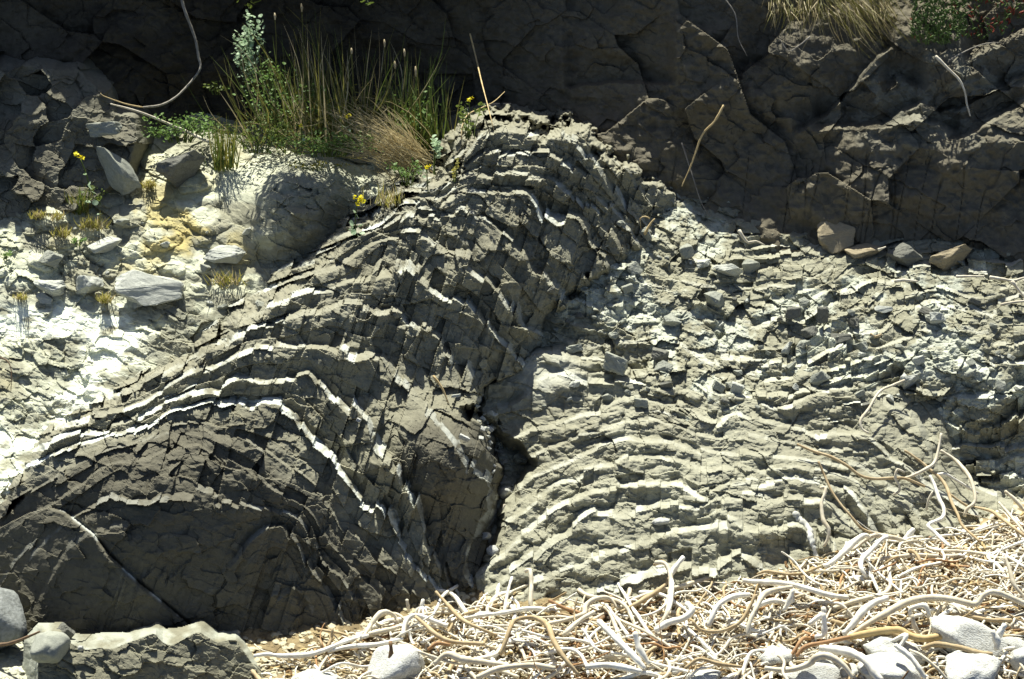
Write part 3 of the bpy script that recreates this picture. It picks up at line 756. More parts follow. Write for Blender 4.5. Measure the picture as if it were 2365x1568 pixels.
BOULD = [  # u, v, hw, hh, roll, label
 (908, 1538, 60, 48, 0.35, 'big white boulder crossed by a thin stem shadow, left end of the kelp pile'),
 (725, 1572, 50, 26, 0.0, 'white boulder cut off by the bottom edge, leftmost in the kelp pile'),
 (2225, 1476, 88, 40, -0.45, 'long white sloping boulder near the bottom right corner, brown stalk resting on it'),
 (2060, 1508, 62, 34, 0.05, 'white rounded boulder under crossing stalks, between two larger boulders'),
 (2060, 1556, 70, 44, -0.1, 'white boulder at the bottom edge in front of a rounded boulder with crossing stalks'),
 (2240, 1556, 66, 46, -0.25, 'white boulder with curved stalk shadows at the bottom edge on the right'),
 (2365, 1535, 30, 46, 0.5, 'white boulder cut off by the right edge at the bottom'),
 (2345, 1490, 34, 15, -0.3, 'small flat white stone beside the right edge above the corner boulder'),
 (2200, 1408, 22, 16, 0.2, 'small white stone among litter above the long sloping boulder'),
 (1790, 1518, 38, 27, 0.2, 'angular white stone half hidden by stalks, left of a brown stick'),
 (1870, 1562, 62, 26, 0.0, 'flat white stone along the bottom edge, right of centre'),
 (1900, 1535, 26, 20, 0.4, 'small tilted white stone behind the flat stone at the bottom edge'),
 (1965, 1556, 24, 22, 0.1, 'white stone wedged between two boulders at the bottom edge'),
 (1622, 1568, 44, 18, 0.0, 'low white stone at the bottom edge under the kelp, near the middle'),
 (1166, 1136, 17, 14, 0.2, 'bright white cobble at the top of the gully mouth'),
 (1138, 1272, 13, 12, 0.0, 'pale cobble lodged low in the gully'),
 (1120, 1238, 12, 9, 0.3, 'bright chip of white rock on the dark gully wall'),
 (1526, 1204, 19, 9, 0.1, 'flat bright white stone lying on a bed of the right fold'),
]
for i, (u, v, hw, hh, rl, lb) in enumerate(BOULD):
    nm = 'boulder' if hw > 25 else 'cobble'
    stone(nm, rounds[i % 8], M_ST['white'], u, v, hw * 1.12, hh * 1.1, lb, nm, roll=rl, sink=0.45, dz=-0.01)
stone('boulder', rounds[3], M_ST['bluish'], -70, 1425, 118, 95, 'smooth blue grey boulder at the left edge beside the dark fold', 'boulder', roll=0.2, dz=-0.12)
stone('boulder', rounds[5], M_ST['grey'], 112, 1498, 46, 40, 'rounded grey boulder at the left end of the low ledge', 'boulder', roll=-0.3, dz=-0.02)
stone('boulder', hulls[2], M_ST['dark'], 148, 1462, 27, 26, 'small dark boulder sitting behind the rounded boulder on the low ledge', 'boulder', roll=0.1, dz=0.08)
stone('cobble', rounds[6], M_ST['white'], 186, 1496, 8, 7, 'tiny white pebble on the flat top of the low ledge', 'cobble', dz=-0.04)
stone('boulder', hulls[0], M_ST['dark'], 420, 382, 66, 48, 'dark squat boulder in shade under the green herbs, left of the grass tuft', 'boulder', roll=0.1, dz=-0.05)
stone('rock_slab', hulls[3], M_ST['grey'], 272, 392, 34, 80, 'pale leaning rock slab in front of the shaded blocky outcrop', 'rock slab', roll=0.55, depth=26, dz=-0.06)
stone('rock_slab', boxes[0], M_ST['grey'], 240, 297, 70, 30, 'grey flat topped rock slab below the dead stick, beside the blocky outcrop', 'rock slab', roll=0.1, depth=40, dz=-0.05)
stone('boulder', hulls[6], M_ST['pale'], 342, 668, 82, 42, 'largest flat grey boulder in the middle of the pale bank', 'boulder', roll=-0.12)
stone('boulder', hulls[3], M_ST['pale'], 205, 655, 36, 30, 'angular grey boulder left of the largest flat boulder on the bank', 'boulder', roll=0.4)
stone('boulder', hulls[5], M_ST['pale'], 112, 668, 50, 24, 'low wedge shaped boulder on the bank, left of an angular grey boulder', 'boulder')
stone('boulder', hulls[2], M_ST['grey'], 116, 600, 34, 24, 'small dark rounded boulder higher on the bank near the left edge', 'boulder', roll=0.3)
stone('boulder', hulls[1], M_ST['pale'], 235, 565, 52, 26, 'broad pale boulder on the upper bank below the yellow tufts', 'boulder', roll=0.15)
stone('boulder', hulls[4], M_ST['pale'], 520, 590, 60, 24, 'long pale block of rock in the bank right of the ochre seep', 'boulder', roll=0.05)
stone('boulder', hulls[6], M_ST['tan'], 1926, 546, 46, 46, 'tan pointed boulder against the foot of the dark cliff', 'boulder', roll=-0.2, sink=0.4, dz=0.0)
stone('boulder', hulls[1], M_ST['tan'], 1985, 578, 62, 26, 'flat tan boulder right of the pointed boulder at the cliff foot', 'boulder', sink=0.4, dz=0.0)
stone('boulder', hulls[0], M_ST['tan'], 2192, 592, 62, 36, 'layered tan boulder at the cliff foot near the white sticks', 'boulder', roll=0.15, sink=0.4, dz=0.0)
stone('boulder', hulls[2], M_ST['dark'], 2085, 590, 44, 30, 'dark shaded boulder between two tan boulders at the cliff foot', 'boulder', dz=-0.02)
stone('rock_block', boxes[2], M_ST['dark'], 1830, 722, 34, 26, 'dark square faced block with white rim on the rubble slope', 'rock block', dz=-0.04)
stone('rock_block', boxes[3], M_ST['dark'], 1899, 728, 24, 36, 'dark tall upright block beside the square faced block on the rubble', 'rock block', dz=-0.04)
stone('rock_block', boxes[4], M_ST['grey'], 1584, 582, 28, 30, 'grey tilted block with bright top edge at the upper rubble slope', 'rock block', roll=0.3, dz=-0.03)
stone('rock_block', boxes[0], M_ST['grey'], 1420, 838, 54, 36, 'grey block with bright edges overhanging the smooth pale slab', 'rock block', roll=-0.35, dz=-0.06)
stone('rock_block', boxes[1], M_ST['white'], 828, 970, 11, 7, 'tiny bright white block at the end of a ledge on the left fold', 'rock block', roll=-0.4, dz=-0.03)
stone('rock_block', boxes[2], M_ST['pale'], 1052, 914, 20, 7, 'pale flat block bridging the head of the gully', 'rock block', roll=0.1, dz=-0.05)
stone('rock_block', boxes[3], M_ST['white'], 1072, 1012, 24, 11, 'bright white elongated block at the gully rim', 'rock block', roll=-0.45, dz=-0.05)
G_RUB = 'grey rock fragments strewn over the rubble slope'
LBL_R = {'grey': 'small grey angular rock fragment lying on the rubble slope below the cliff',
         'pale': 'small pale angular rock fragment lying on the rubble slope below the cliff',
         'dark': 'small dark angular rock fragment lying on the rubble slope below the cliff'}
for i in range(190):
    for _ in range(20):
        u = random.uniform(1230, 2360); v = random.uniform(500, 960)
        if v > 640 + 0.12 * (u - 1250) * (1 if u < 1700 else 0.3) - (150 if 1380 < u < 1750 else 0) and zat(u, v) > 12.6 and zat(u, v) < 13.6: break
    s_ = 5 + 24 * random.random() ** 3.2
    mt = random.choice(['grey', 'grey', 'pale', 'dark', 'grey'])
    stone('rock_fragment', random.choice(hulls + boxes), M_ST[mt], u, v, s_ * random.uniform(0.8, 1.6), s_ * random.uniform(0.55, 0.9),
          LBL_R[mt], 'rock', G_RUB, roll=random.uniform(-0.6, 0.6), spin=random.uniform(0, 6.28), sink=0.3)
for i in range(26):
    u = random.uniform(0, 620); v = random.uniform(500, 730)
    s_ = 5 + 13 * random.random() ** 2
    stone('rock_fragment', random.choice(hulls + boxes), M_ST[random.choice(['grey', 'pale'])], u, v, s_ * random.uniform(0.9, 1.5), s_ * random.uniform(0.6, 0.9),
          'small weathered stone half sunk in the pale muddy bank', 'rock', 'stones in the pale bank', roll=random.uniform(-0.5, 0.5), spin=random.uniform(0, 6.28), sink=0.35)
for i in range(26):
    t = random.random(); u = 1110 + 50 * t + random.uniform(-22, 22); v = 930 + 180 * t + random.uniform(-15, 15)
    s_ = random.uniform(4, 12)
    stone('rock_fragment', random.choice(hulls), M_ST[random.choice(['pale', 'pale', 'white'])], u, v, s_ * 1.2, s_ * 0.8,
          'small pale stone in the rubble on the gully floor', 'rock', 'stones on the gully floor', roll=random.uniform(-0.5, 0.5), spin=random.uniform(0, 6.28))

# quartz vein on the right fold
vn = smooth_line([(1836, 1182), (1845, 1200), (1866, 1218), (1872, 1245), (1880, 1270), (1886, 1300)], 4)
Zv = np.array([zat(vn[:, 0] + d, vn[:, 1]) for d in (-4, 0, 4)]).min(0)
Zv = np.convolve(np.pad(Zv, 2, 'edge'), np.ones(5) / 5, 'valid') - 0.004
rv = (5.5 + 3.5 * rng.random(len(vn))) * PX * 12 * np.interp(np.arange(len(vn)), [0, 2, len(vn) - 3, len(vn) - 1], [0.8, 1.2, 0.7, 0.4])
tube_obj('quartz_vein', P3(vn[:, 0] + rng.normal(0, 1.6, len(vn)), vn[:, 1], Zv), rv, M_ST['white'], rootB, 7)

# ------------------------------------------------------------------ dried kelp
KC = {'white': ((0.80, 0.78, 0.69), (0.60, 0.55, 0.44)), 'cream': ((0.66, 0.60, 0.46), (0.46, 0.39, 0.27)), 'tan': ((0.46, 0.36, 0.21), (0.31, 0.22, 0.11)),
      'brown': ((0.24, 0.145, 0.065), (0.12, 0.07, 0.032)), 'rust': ((0.38, 0.22, 0.10), (0.24, 0.13, 0.06)), 'gold': ((0.56, 0.42, 0.20), (0.42, 0.30, 0.13))}
M_K = {k: plain_mat(k + ' kelp', a, b, 26, 0.75, 0.3) for k, (a, b) in KC.items()}
WORD = {'white': 'bleached white', 'cream': 'cream coloured', 'tan': 'tan', 'brown': 'dark brown', 'rust': 'rusty orange brown', 'gold': 'golden yellow'}
Z9 = lambda x, y: (1513 + x * 0.3619, 1000.5 + y * 0.3619)
Z8 = lambda x, y: (756.5 + x * 0.3619, 1000.5 + y * 0.3619)
Z7 = lambda x, y: (x * 0.3619, 1000.5 + y * 0.3619)
ID = lambda x, y: (x, y)
TOPK = np.array([(560,1530),(640,1512),(700,1500),(800,1472),(880,1446),(960,1420),(1080,1396),(1180,1400),(1250,1420),(1400,1398),(1500,1372),(1620,1352),(1720,1330),(1850,1298),(1950,1272),(2050,1258),(2200,1240),(2300,1200),(2400,1180),(2564,1180)], float)
topk = lambda u: np.interp(u, TOPK[:, 0], TOPK[:, 1])
def in_boulder(u, v):
    return any(((u - b[0]) / (b[2] * 1.0)) ** 2 + ((v - b[1]) / (b[3] * 1.0)) ** 2 < 1 for b in BOULD[:9])

TR = [  # tracing frame, radius px, colour, points, label (or None)
 (Z9,4.2,'tan',[(905,70),(1010,115),(1120,150),(1220,205),(1310,270),(1400,290),(1520,285),(1600,290),(1720,340)],'long thin tan stalk reaching left from the tangle across the grey beds'),
 (Z9,3.6,'tan',[(1040,180),(1075,260),(1120,360),(1180,450),(1240,520),(1320,610),(1420,640),(1560,660)],'thin tan stalk slanting down right beside the hooked stalk'),
 (Z9,5.5,'cream',[(1052,352),(1085,345),(1078,395),(1060,440),(1070,550),(1105,610),(1100,670),(1075,720)],'hooked stalk with a pale tip standing up against the right fold'),
 (Z9,4.5,'cream',[(1825,0),(1810,80),(1785,180),(1740,220),(1640,270),(1570,290)],'topmost stalk of the tangle with its tip against the dark hollow'),
 (Z9,4.5,'tan',[(1590,110),(1680,170),(1750,230),(1820,290),(1860,350),(1890,440),(1930,520),(1960,590),(2070,690)],'tan stalk running down the whole middle of the raised tangle'),
 (Z9,5.5,'cream',[(1820,110),(1900,160),(1960,220),(2010,290),(2040,400),(2030,450),(1990,480),(1970,530)],'thick cream stalk bowed to the right of the raised tangle'),
 (Z9,5.5,'white',[(1750,270),(1780,330),(1810,420),(1840,480),(1830,540),(1740,585),(1790,640),(1880,725)],'pale stalk bent in an elbow below the raised tangle'),
 (Z9,4.5,'white',[(1790,265),(1850,260),(1920,300),(2060,385)],'white stalk slanting to the right through the raised tangle'),
 (Z9,3.8,'cream',[(1520,390),(1555,370),(1555,330),(1530,290),(1545,230),(1590,250)],'small S shaped stalk at the left side of the raised tangle'),
 (Z9,5.5,'cream',[(2230,370),(2290,420),(2360,500)],None),(Z9,4.2,'cream',[(2190,440),(2260,520),(2360,640)],None),(Z9,5,'tan',[(2040,470),(2150,500),(2230,560),(2360,660)],None),
 (Z9,3.2,'cream',[(1770,370),(1740,430),(1730,490)],None),(Z9,3.6,'tan',[(1880,390),(1950,440),(2000,470)],None),
 (Z9,8,'white',[(1565,710),(1600,670),(1650,610)],'short thick white stalk pointing up right from the pile'),
 (Z9,9,'white',[(1080,850),(1120,830),(1200,760),(1260,700),(1330,650),(1355,660)],'thick pinkish white stalk arching over the top edge of the pile'),
 (Z9,6,'cream',[(1260,745),(1330,690),(1360,670),(1400,650),(1480,660),(1580,680),(1700,730)],'cream stalk arched behind the thick pinkish white stalk'),
 (Z9,7,'white',[(1340,910),(1310,850),(1320,800),(1360,760),(1400,720),(1440,680),(1480,660)],'jointed white stalk rising beside the arching stalks'),
 (Z9,4.5,'tan',[(650,900),(700,880),(780,890),(850,900),(950,890),(1050,850)],None),
 (Z9,7.5,'white',[(560,940),(700,950),(850,960),(1000,1000),(1100,1030),(1230,1050)],'long straight white stalk lying across the upper middle of the pile'),
 (Z9,7.5,'white',[(340,1230),(380,1130),(420,1080),(500,1040),(600,1030)],None),(Z9,7,'cream',[(590,1290),(600,1210),(640,1120),(690,1030),(760,1000),(870,980)],None),
 (Z9,7,'white',[(820,1130),(850,1080),(880,1000)],None),
 (Z9,6.5,'cream',[(0,1240),(60,1180),(90,1080),(100,960),(90,880),(60,830),(0,825)],None),(Z9,6.5,'white',[(100,910),(140,840),(180,790)],None),
 (Z9,9,'white',[(0,1260),(80,1210),(180,1180),(235,1130),(200,1085)],None),(Z9,5,'tan',[(240,1200),(280,1250),(380,1265),(480,1240),(560,1180),(640,1030)],None),
 (Z9,7.5,'white',[(980,1220),(1030,1180),(1075,1150),(1070,1110)],None),(Z9,7,'white',[(1075,1150),(1075,1280),(1020,1300)],None),
 (Z9,10,'white',[(1200,1280),(1260,1220),(1330,1130),(1400,1080),(1480,1050)],'thick white stalk parallel to the longest wavy stalk in the pile'),
 (Z9,9,'cream',[(1230,1300),(1330,1230),(1450,1160),(1600,1080),(1750,1050),(1900,1060),(2040,1090),(2100,1030),(2180,1015),(2360,1090)],'longest cream wavy stalk crossing the right half of the pile'),
 (Z9,10,'gold',[(1240,1300),(1400,1270),(1550,1255),(1620,1290),(1720,1310),(1890,1280)],'golden yellow thick stalk just above the white boulders on the right'),
 (Z9,7,'tan',[(1700,1370),(1800,1345),(1950,1370),(2050,1400),(2150,1410)],'tan stalk with a dark cut end resting on the long sloping boulder'),
 (Z9,6.5,'white',[(1630,1170),(1625,1130),(1650,1110),(1720,1100),(1750,1170)],None),(Z9,6,'cream',[(1640,1160),(1650,1220),(1680,1280)],None),
 (Z9,9,'white',[(2150,1260),(2180,1330),(2175,1380)],None),(Z9,8,'white',[(2175,1330),(2200,1270),(2230,1220)],None),
 (Z9,11,'white',[(1050,1370),(1150,1380),(1250,1400),(1340,1450),(1400,1540),(1440,1580)],'broad white stalk curving down to the bottom edge left of the boulders'),
 (Z9,5.5,'rust',[(900,1420),(960,1360),(1100,1330),(1240,1300)],'rusty stalk joining the left end of the golden yellow stalk'),
 (Z9,5,'tan',[(190,1500),(280,1440),(400,1470),(550,1490)],None),(Z9,8,'cream',[(700,1500),(850,1510),(980,1470),(1020,1430),(1100,1420),(1200,1480),(1260,1560)],None),
 (Z9,6,'cream',[(2230,790),(2260,870),(2290,970),(2360,1050)],None),(Z9,6,'white',[(1500,1330),(1600,1290),(1540,1390)],None),
 (Z9,4,'cream',[(1620,1380),(1700,1420),(1800,1500),(1860,1570)],None),(Z9,7,'white',[(1530,1350),(1640,1440),(1720,1560)],None),
 (Z8,6.5,'cream',[(60,1360),(110,1320),(220,1290),(400,1250),(460,1230)],'cream stalk lying along the left end of the pile in front of the dark rock'),
 (Z8,6.5,'cream',[(160,1350),(230,1290),(290,1200),(350,1140),(420,1160),(450,1210)],'stalk bent in a high angular arch at the left end of the pile'),
 (Z8,5,'cream',[(505,1060),(510,1090),(520,1140)],None),
 (Z8,5,'tan',[(690,1010),(780,1110),(860,1190),(960,1240),(1080,1290)],'tan stalk slanting down from the tip of the left fold'),
 (Z8,6,'tan',[(560,1170),(620,1220),(700,1290),(800,1330),(1000,1345)],None),(Z8,6.5,'white',[(480,1290),(500,1200),(560,1160),(660,1190),(760,1230)],None),
 (Z8,6,'cream',[(1262,882),(1290,872),(1300,960),(1295,1080),(1310,1140)],'single stalk standing upright with a hooked top against the pale beds'),
 (Z8,6.5,'tan',[(1100,1410),(1130,1340),(1170,1230),(1200,1190),(1310,1175),(1400,1220),(1440,1320),(1500,1420),(1600,1540)],'brownish stalk forming a wide upside down U in the middle of the pile'),
 (Z8,6.5,'cream',[(1380,1220),(1520,1190),(1640,1150),(1640,1110),(1700,1060),(1790,1050),(1860,1120)],None),
 (Z8,6,'tan',[(1870,1140),(2000,1070),(2150,970),(2190,900)],None),(Z8,7,'white',[(2130,1230),(2180,1100),(2195,960),(2190,890),(2270,790)],'forked pale stalk standing upright in the middle of the pile'),
 (Z8,5.5,'tan',[(2080,840),(2140,820),(2180,880)],None),(Z8,5,'rust',[(1410,1065),(1500,1110),(1620,1150)],'short rusty stalk lying at the foot of the pale beds'),
 (Z8,8.5,'white',[(1730,1200),(1830,1300),(1930,1400),(2020,1500)],None),(Z8,8.5,'white',[(1960,1270),(1990,1380),(2050,1470)],None),
 (Z8,6.5,'white',[(0,1390),(150,1360),(300,1350),(480,1310)],None),(Z8,8.5,'cream',[(680,1470),(760,1410),(850,1440),(1000,1460),(1150,1480)],None),
 (Z8,6.5,'cream',[(1500,1290),(1600,1200),(1700,1140)],None),(Z8,7.5,'cream',[(950,1560),(1100,1500),(1300,1480),(1450,1500)],None),(Z8,8.5,'white',[(1650,1490),(1800,1480),(2000,1520)],None),
 (Z8,5.5,'brown',[(400,1330),(405,1400),(390,1480)],None),(Z8,5,'rust',[(640,1380),(700,1340),(780,1350)],None),
 (Z7,6.5,'white',[(1620,1420),(1700,1410),(1800,1420),(1950,1415),(2050,1390),(2200,1330),(2350,1290)],'white stalk whose free left end sticks out past the pile'),
 (Z7,4.2,'tan',[(2030,1310),(2050,1340),(2075,1380)],None),(Z7,4.2,'tan',[(2122,1245),(2115,1300),(2090,1365)],None),
 (ID,4,'cream',[(2088,878),(2060,890),(2030,905),(2005,945),(1987,970),(1990,990),(2005,1000)],'lone curved pale stalk lying on the beds right of the fold'),
 (ID,3.5,'white',[(1488,512),(1500,520),(1510,530)],None) if False else (ID,4,'tan',[(2010,770),(2020,778),(2035,772)],'tiny curved tan straw on the rubble slope'),
]
GK = 'dried kelp stalks in the drift pile'
LK = lambda c: WORD[c] + ' dried kelp stalk tangled among others in the drift pile'

def kelp_obj(P, rad, c, label=None):
    o = tube_obj('kelp_stalk', P, rad, M_K[c], None, 7)
    return tag(o, label or LK(c), 'kelp', GK)

nk = 0
for fr_, r_, c_, pts, lb in TR:
    L = smooth_line([fr_(*p) for p in pts], 6)
    n = len(L)
    # lie in front of whatever stands behind each point
    Zg = np.min([ground(L[:, 0] + dx, L[:, 1] + dy) for dx in (-8, 0, 8) for dy in (-6, 0, 8)], 0)
    pile = np.clip((L[:, 1] - topk(L[:, 0]) + 10) / 60, 0, 1)
    w = 9; Zp = np.pad(Zg, w, 'edge')
    Zr = np.array([Zp[i:i + 2 * w + 1].min() for i in range(n)])
    Zr = np.convolve(np.pad(Zr, w, 'edge'), np.ones(2 * w + 1) / (2 * w + 1), 'valid')
    Zr = np.minimum(Zr, Zg) - r_ * PX * 12 * 1.1 - 0.09 * pile
    t = np.linspace(0, 1, n)
    rad = r_ * 0.9 * PX * 12 * (1 + 0.12 * np.sin(t * 9 + nk) + 0.06 * rng.normal(size=n)) * np.clip(0.72 + 0.28 * np.sin(np.pi * np.clip(t, 0.08, 0.92)), 0, 1)
    kelp_obj(P3(L[:, 0], L[:, 1], Zr), rad, c_, lb); nk += 1

def wander(u, v, length, r, h0, arch, curl):
    """one stalk lying on the beach: path in ground px, height px above it"""
    st = 8.0; n = max(4, int(length / st))
    a = a0 = random.uniform(0, 6.283); da = random.gauss(0, curl)
    x = y = 0.0; xs = []; ys = []
    for i in range(n):
        xs.append(x); ys.append(y)
        da += random.gauss(0, curl * 0.35) - da * 0.12 - 0.012 * (a - a0)
        a += da
        x += math.cos(a) * st; y += math.sin(a) * st
    xs = np.array(xs) - np.mean(xs); ys = np.array(ys) - np.mean(ys)
    t = np.linspace(0, 1, n)
    hgt = h0 + arch * np.sin(np.pi * t) ** 1.5 + 4 * np.sin(t * random.uniform(4, 14) + random.random() * 6)
    if length > 120 and random.random() < 0.12: hgt += (t ** 2) * random.uniform(20, 60)
    uu = u + xs; vv = v - ys * 0.48
    Zb = zat(uu, np.clip(vv, 1190, 1670), ZSg)
    return P3(uu, vv - np.maximum(hgt, 2) * 0.85, Zb - np.maximum(hgt, 2) * PX * 12 * 0.5)

def pick():
    while True:
        u = random.uniform(590, 2500); v = random.uniform(1190, 1640)
        t = topk(u)
        if v < t + 6: continue
        if random.random() > np.interp(u, [590, 800, 1100, 1500, 2500], [0.35, 0.6, 0.8, 1, 1]): continue
        if in_boulder(u, v) and random.random() < 0.85: continue
        return u, v
cw = ['white'] * 14 + ['cream'] * 10 + ['tan'] * 4 + ['brown'] * 1 + ['rust'] * 1
for i in range(300 - nk):
    u, v = pick()
    r = random.uniform(3.0, 6.8 + 2.2 * (random.random() < 0.25)) * (0.8 if v < 1380 else 1.0)
    c = random.choice(cw)
    P = wander(u, v, random.uniform(110, 380), r, random.uniform(4, 20), random.choice([0, 0, 8, 22]), random.choice([0.03, 0.06, 0.1, 0.16]))
    n = len(P); t = np.linspace(0, 1, n)
    rad = r * 0.85 * PX * 12 * (1.05 - 0.35 * t) * (1 + 0.08 * rng.normal(size=n))
    kelp_obj(P, rad, c)
acc = Acc()
for i in range(1500):
    u, v = pick()
    r = random.uniform(1.5, 4.2); c = KC[random.choice(cw + ['tan', 'brown', 'cream', 'tan'])]
    P = wander(u, v, random.uniform(40, 200), r, random.uniform(2, 22), random.choice([0, 0, 8]), random.choice([0.05, 0.1, 0.2]))
    V, q, caps = tube_geo(P, r * 0.85 * PX * 12 * np.linspace(1, 0.7, len(P)), 5)
    k_ = random.random()
    acc.add(V, q.tolist() + caps, np.array(c[0]) * k_ + np.array(c[1]) * (1 - k_))
tag(acc.obj('kelp_litter', M_BEACH, None, True), kind='stuff')
acc = Acc()
for i in range(3600):
    u, v = pick()
    r = random.uniform(1.2, 3.8); k_ = random.random() ** 1.2
    c = KC[random.choice(['cream', 'cream', 'cream', 'gold', 'brown', 'white', 'white', 'tan'])]
    P = wander(u, v, random.uniform(10, 26), r, random.uniform(0, 16), 0, 0.25)[:4]
    V, q, caps = tube_geo(P, r * PX * 12, 4)
    acc.add(V, q.tolist() + caps, np.array(c[0]) * k_ + np.array(c[1]) * (1 - k_))
tag(acc.obj('beach_litter', M_BEACH, None, False), kind='stuff')
# a dried holdfast like a claw
hf = tag(empty('kelp_holdfast', tuple(P3(975, 1402, ground(975, 1412) - 0.1))), 'white claw shaped kelp holdfast sitting on the left part of the pile', 'kelp')
hz = float(ground(975, 1410)) - 0.12
tube_obj('stem', P3(np.array([974, 975, 977]), np.array([1404, 1395, 1384]), hz), np.array([7, 5, 4]) * PX * 12, M_K['white'], hf)
for dx, dy, dd in ((-17, 22, 0), (-9, 26, -0.04), (2, 25, -0.05), (11, 20, -0.03), (21, 10, 0), (-14, 12, 0.02)):
    t = np.linspace(0, 1, 6)
    tube_obj('root', P3(975 + dx * np.sin(t * 1.57), 1402 + dy * (1 - np.cos(t * 1.57)), hz + dd * t), np.linspace(3.8, 1.8, 6) * PX * 12, M_K['white'], hf)

# ------------------------------------------------------------------ sticks and vines
M_W = {'bark': plain_mat('grey bark', (0.30, 0.27, 0.22), (0.17, 0.15, 0.12), 60, 0.85, 0.4), 'wood': plain_mat('bleached wood', (0.66, 0.60, 0.47), (0.45, 0.39, 0.28), 40, 0.8, 0.3),
       'straw': plain_mat('straw', (0.58, 0.44, 0.22), (0.40, 0.29, 0.13), 40, 0.8, 0.2), 'brownw': plain_mat('brown wood', (0.20, 0.13, 0.075), (0.10, 0.065, 0.04), 40, 0.85, 0.3)}
def stick(name, pts, r, mat, label, cat, off=0.05, z=None, taper=0.4, group=None):
    L = smooth_line(pts, 7); n = len(L)
    if z is None:
        Zg = np.min([ground(L[:, 0] + dx, L[:, 1] + dy) for dx in (-6, 0, 6) for dy in (-5, 0, 5)], 0)
        w = 8; Zp = np.pad(Zg, w, 'edge'); Zr = np.array([Zp[i:i + 2 * w + 1].min() for i in range(n)])
        Zr = np.convolve(np.pad(Zr, w, 'edge'), np.ones(2 * w + 1) / (2 * w + 1), 'valid'); Zr = np.minimum(Zr, Zg) - off
    else: Zr = np.linspace(z[0], z[1], n)
    rad = r * PX * 13 * np.linspace(1, taper, n) * (1 + 0.08 * rng.normal(size=n))
    return tag(tube_obj(name, P3(L[:, 0], L[:, 1], Zr), rad, mat, None, 6), label, cat, group)
stick('stick', [(490,332),(440,308),(380,282),(320,258),(255,240)], 4.2, M_W['wood'], 'long straight bleached stick leaning over the shaded slab and green herbs', 'stick', 0.1, None, 0.45)
stick('vine', [(412,-30),(425,20),(440,60),(452,95),(458,130),(462,158),(440,190),(405,225),(370,243),(330,248)], 4.0, M_W['bark'], 'thick grey vine hanging down the dark recess and bending left', 'vine', 0.25, None, 0.7)
stick('twig', [(330,248),(290,240),(240,222),(232,215)], 2.0, M_W['straw'], 'thin straw coloured twig at the foot of the hanging vine', 'twig', 0.12)
stick('twig', [(1085,78),(1098,130),(1112,190),(1125,240),(1140,300)], 2.2, M_W['straw'], 'thin dry stem standing alone in the dark recess right of the grass', 'twig', 0.2)
stick('twig', [(1065,320),(1068,290),(1080,265),(1110,250),(1140,235),(1165,212)], 2.0, M_W['straw'], 'thin arching stem beside the lone dry stem', 'twig', 0.2)
stick('stick', [(1671,243),(1650,280),(1622,310),(1605,355),(1592,390),(1574,430)], 3.4, M_W['straw'], 'tan stalk leaning against the cliff above the rubble slope', 'stick', 0.06)
stick('twig', [(1574,330),(1600,410),(1620,470),(1640,500)], 2.2, M_W['bark'], 'thin grey stem crossing behind the leaning tan stalk', 'twig', 0.04)
stick('root', [(2160,130),(2190,160),(2215,185),(2228,215),(2232,240),(2240,268)], 4.0, M_W['wood'], 'bright bleached root hanging on the upper right cliff ledges', 'root', 0.07)
stick('twig', [(2190,140),(2230,118),(2270,102),(2310,98)], 2.2, M_W['bark'], 'thin branch under the red and green succulents', 'twig', 0.08)
stick('twig', [(1660,-20),(1690,20),(1700,45),(1705,90),(1725,130)], 2.0, M_W['bark'], 'thin drooping stem on the cliff left of the hanging dry grass', 'twig', 0.08)
stick('twig', [(1870,85),(1845,105),(1820,118),(1800,90)], 2.2, M_W['bark'], 'short dead branch below the hanging dry grass', 'twig', 0.08)
stick('stick', [(2208,639),(2240,638),(2272,638)], 4.0, M_W['wood'], 'short white stick lying at the foot of the cliff on the right', 'stick', 0.04)
stick('stick', [(2285,640),(2310,644),(2340,648),(2362,642),(2400,636)], 4.2, M_W['wood'], 'bleached stick lying at the right edge below the cliff', 'stick', 0.04)
stick('stick', [(2336,650),(2350,668),(2366,688)], 5.0, M_W['wood'], 'short thick bleached stick slanting down at the right edge', 'stick', 0.06)
stick('stick', [(2310,704),(2340,698),(2400,692)], 4.0, M_W['wood'], 'pale stick end at the right edge on the upper beds', 'stick', 0.05)
stick('stick', [(2066,650),(2085,647),(2120,650)], 5.0, M_W['wood'], 'stubby white piece of wood on the sand below the cliff', 'stick', 0.04)
stick('stick', [(2028,577),(2045,570)], 4.0, M_W['wood'], 'tiny bleached stick between the tan boulders', 'stick', 0.1)
stick('straw', [(1488,542),(1496,526),(1505,512),(1512,505)], 4.0, M_W['straw'], 'bent piece of tan straw at the top of the rubble slope', 'straw', 0.05)
stick('straw', [(1500,505),(1490,500),(1478,505),(1480,530)], 1.8, M_W['straw'], 'thin curled straw beside the bent piece at the top of the rubble', 'straw', 0.05)
stick('stick', [(1706,532),(1716,548),(1727,560),(1745,557),(1765,566)], 4.0, M_W['wood'], 'curved white stick at the cliff foot above the rubble slope', 'stick', 0.05)
stick('stick', [(-20,1490),(20,1486),(60,1472),(92,1458)], 5.0, M_W['brownw'], 'dark brown stick leaning on the boulder in the bottom left corner', 'stick', 0.08)
stick('twig', [(-10,822),(15,832),(25,850),(26,880),(25,905)], 2.0, M_W['brownw'], 'thin dark looped twig at the left edge of the pale bank', 'twig', 0.06)
stick('straw', [(1000,868),(1020,895),(1035,930)], 3.2, M_W['straw'], 'tan straw caught in the crevice of the left fold', 'straw', 0.05)
stick('stick', [(1165,1165),(1160,1180)], 3.0, M_W['wood'], 'tiny bleached stick in the gully mouth', 'stick', 0.05)

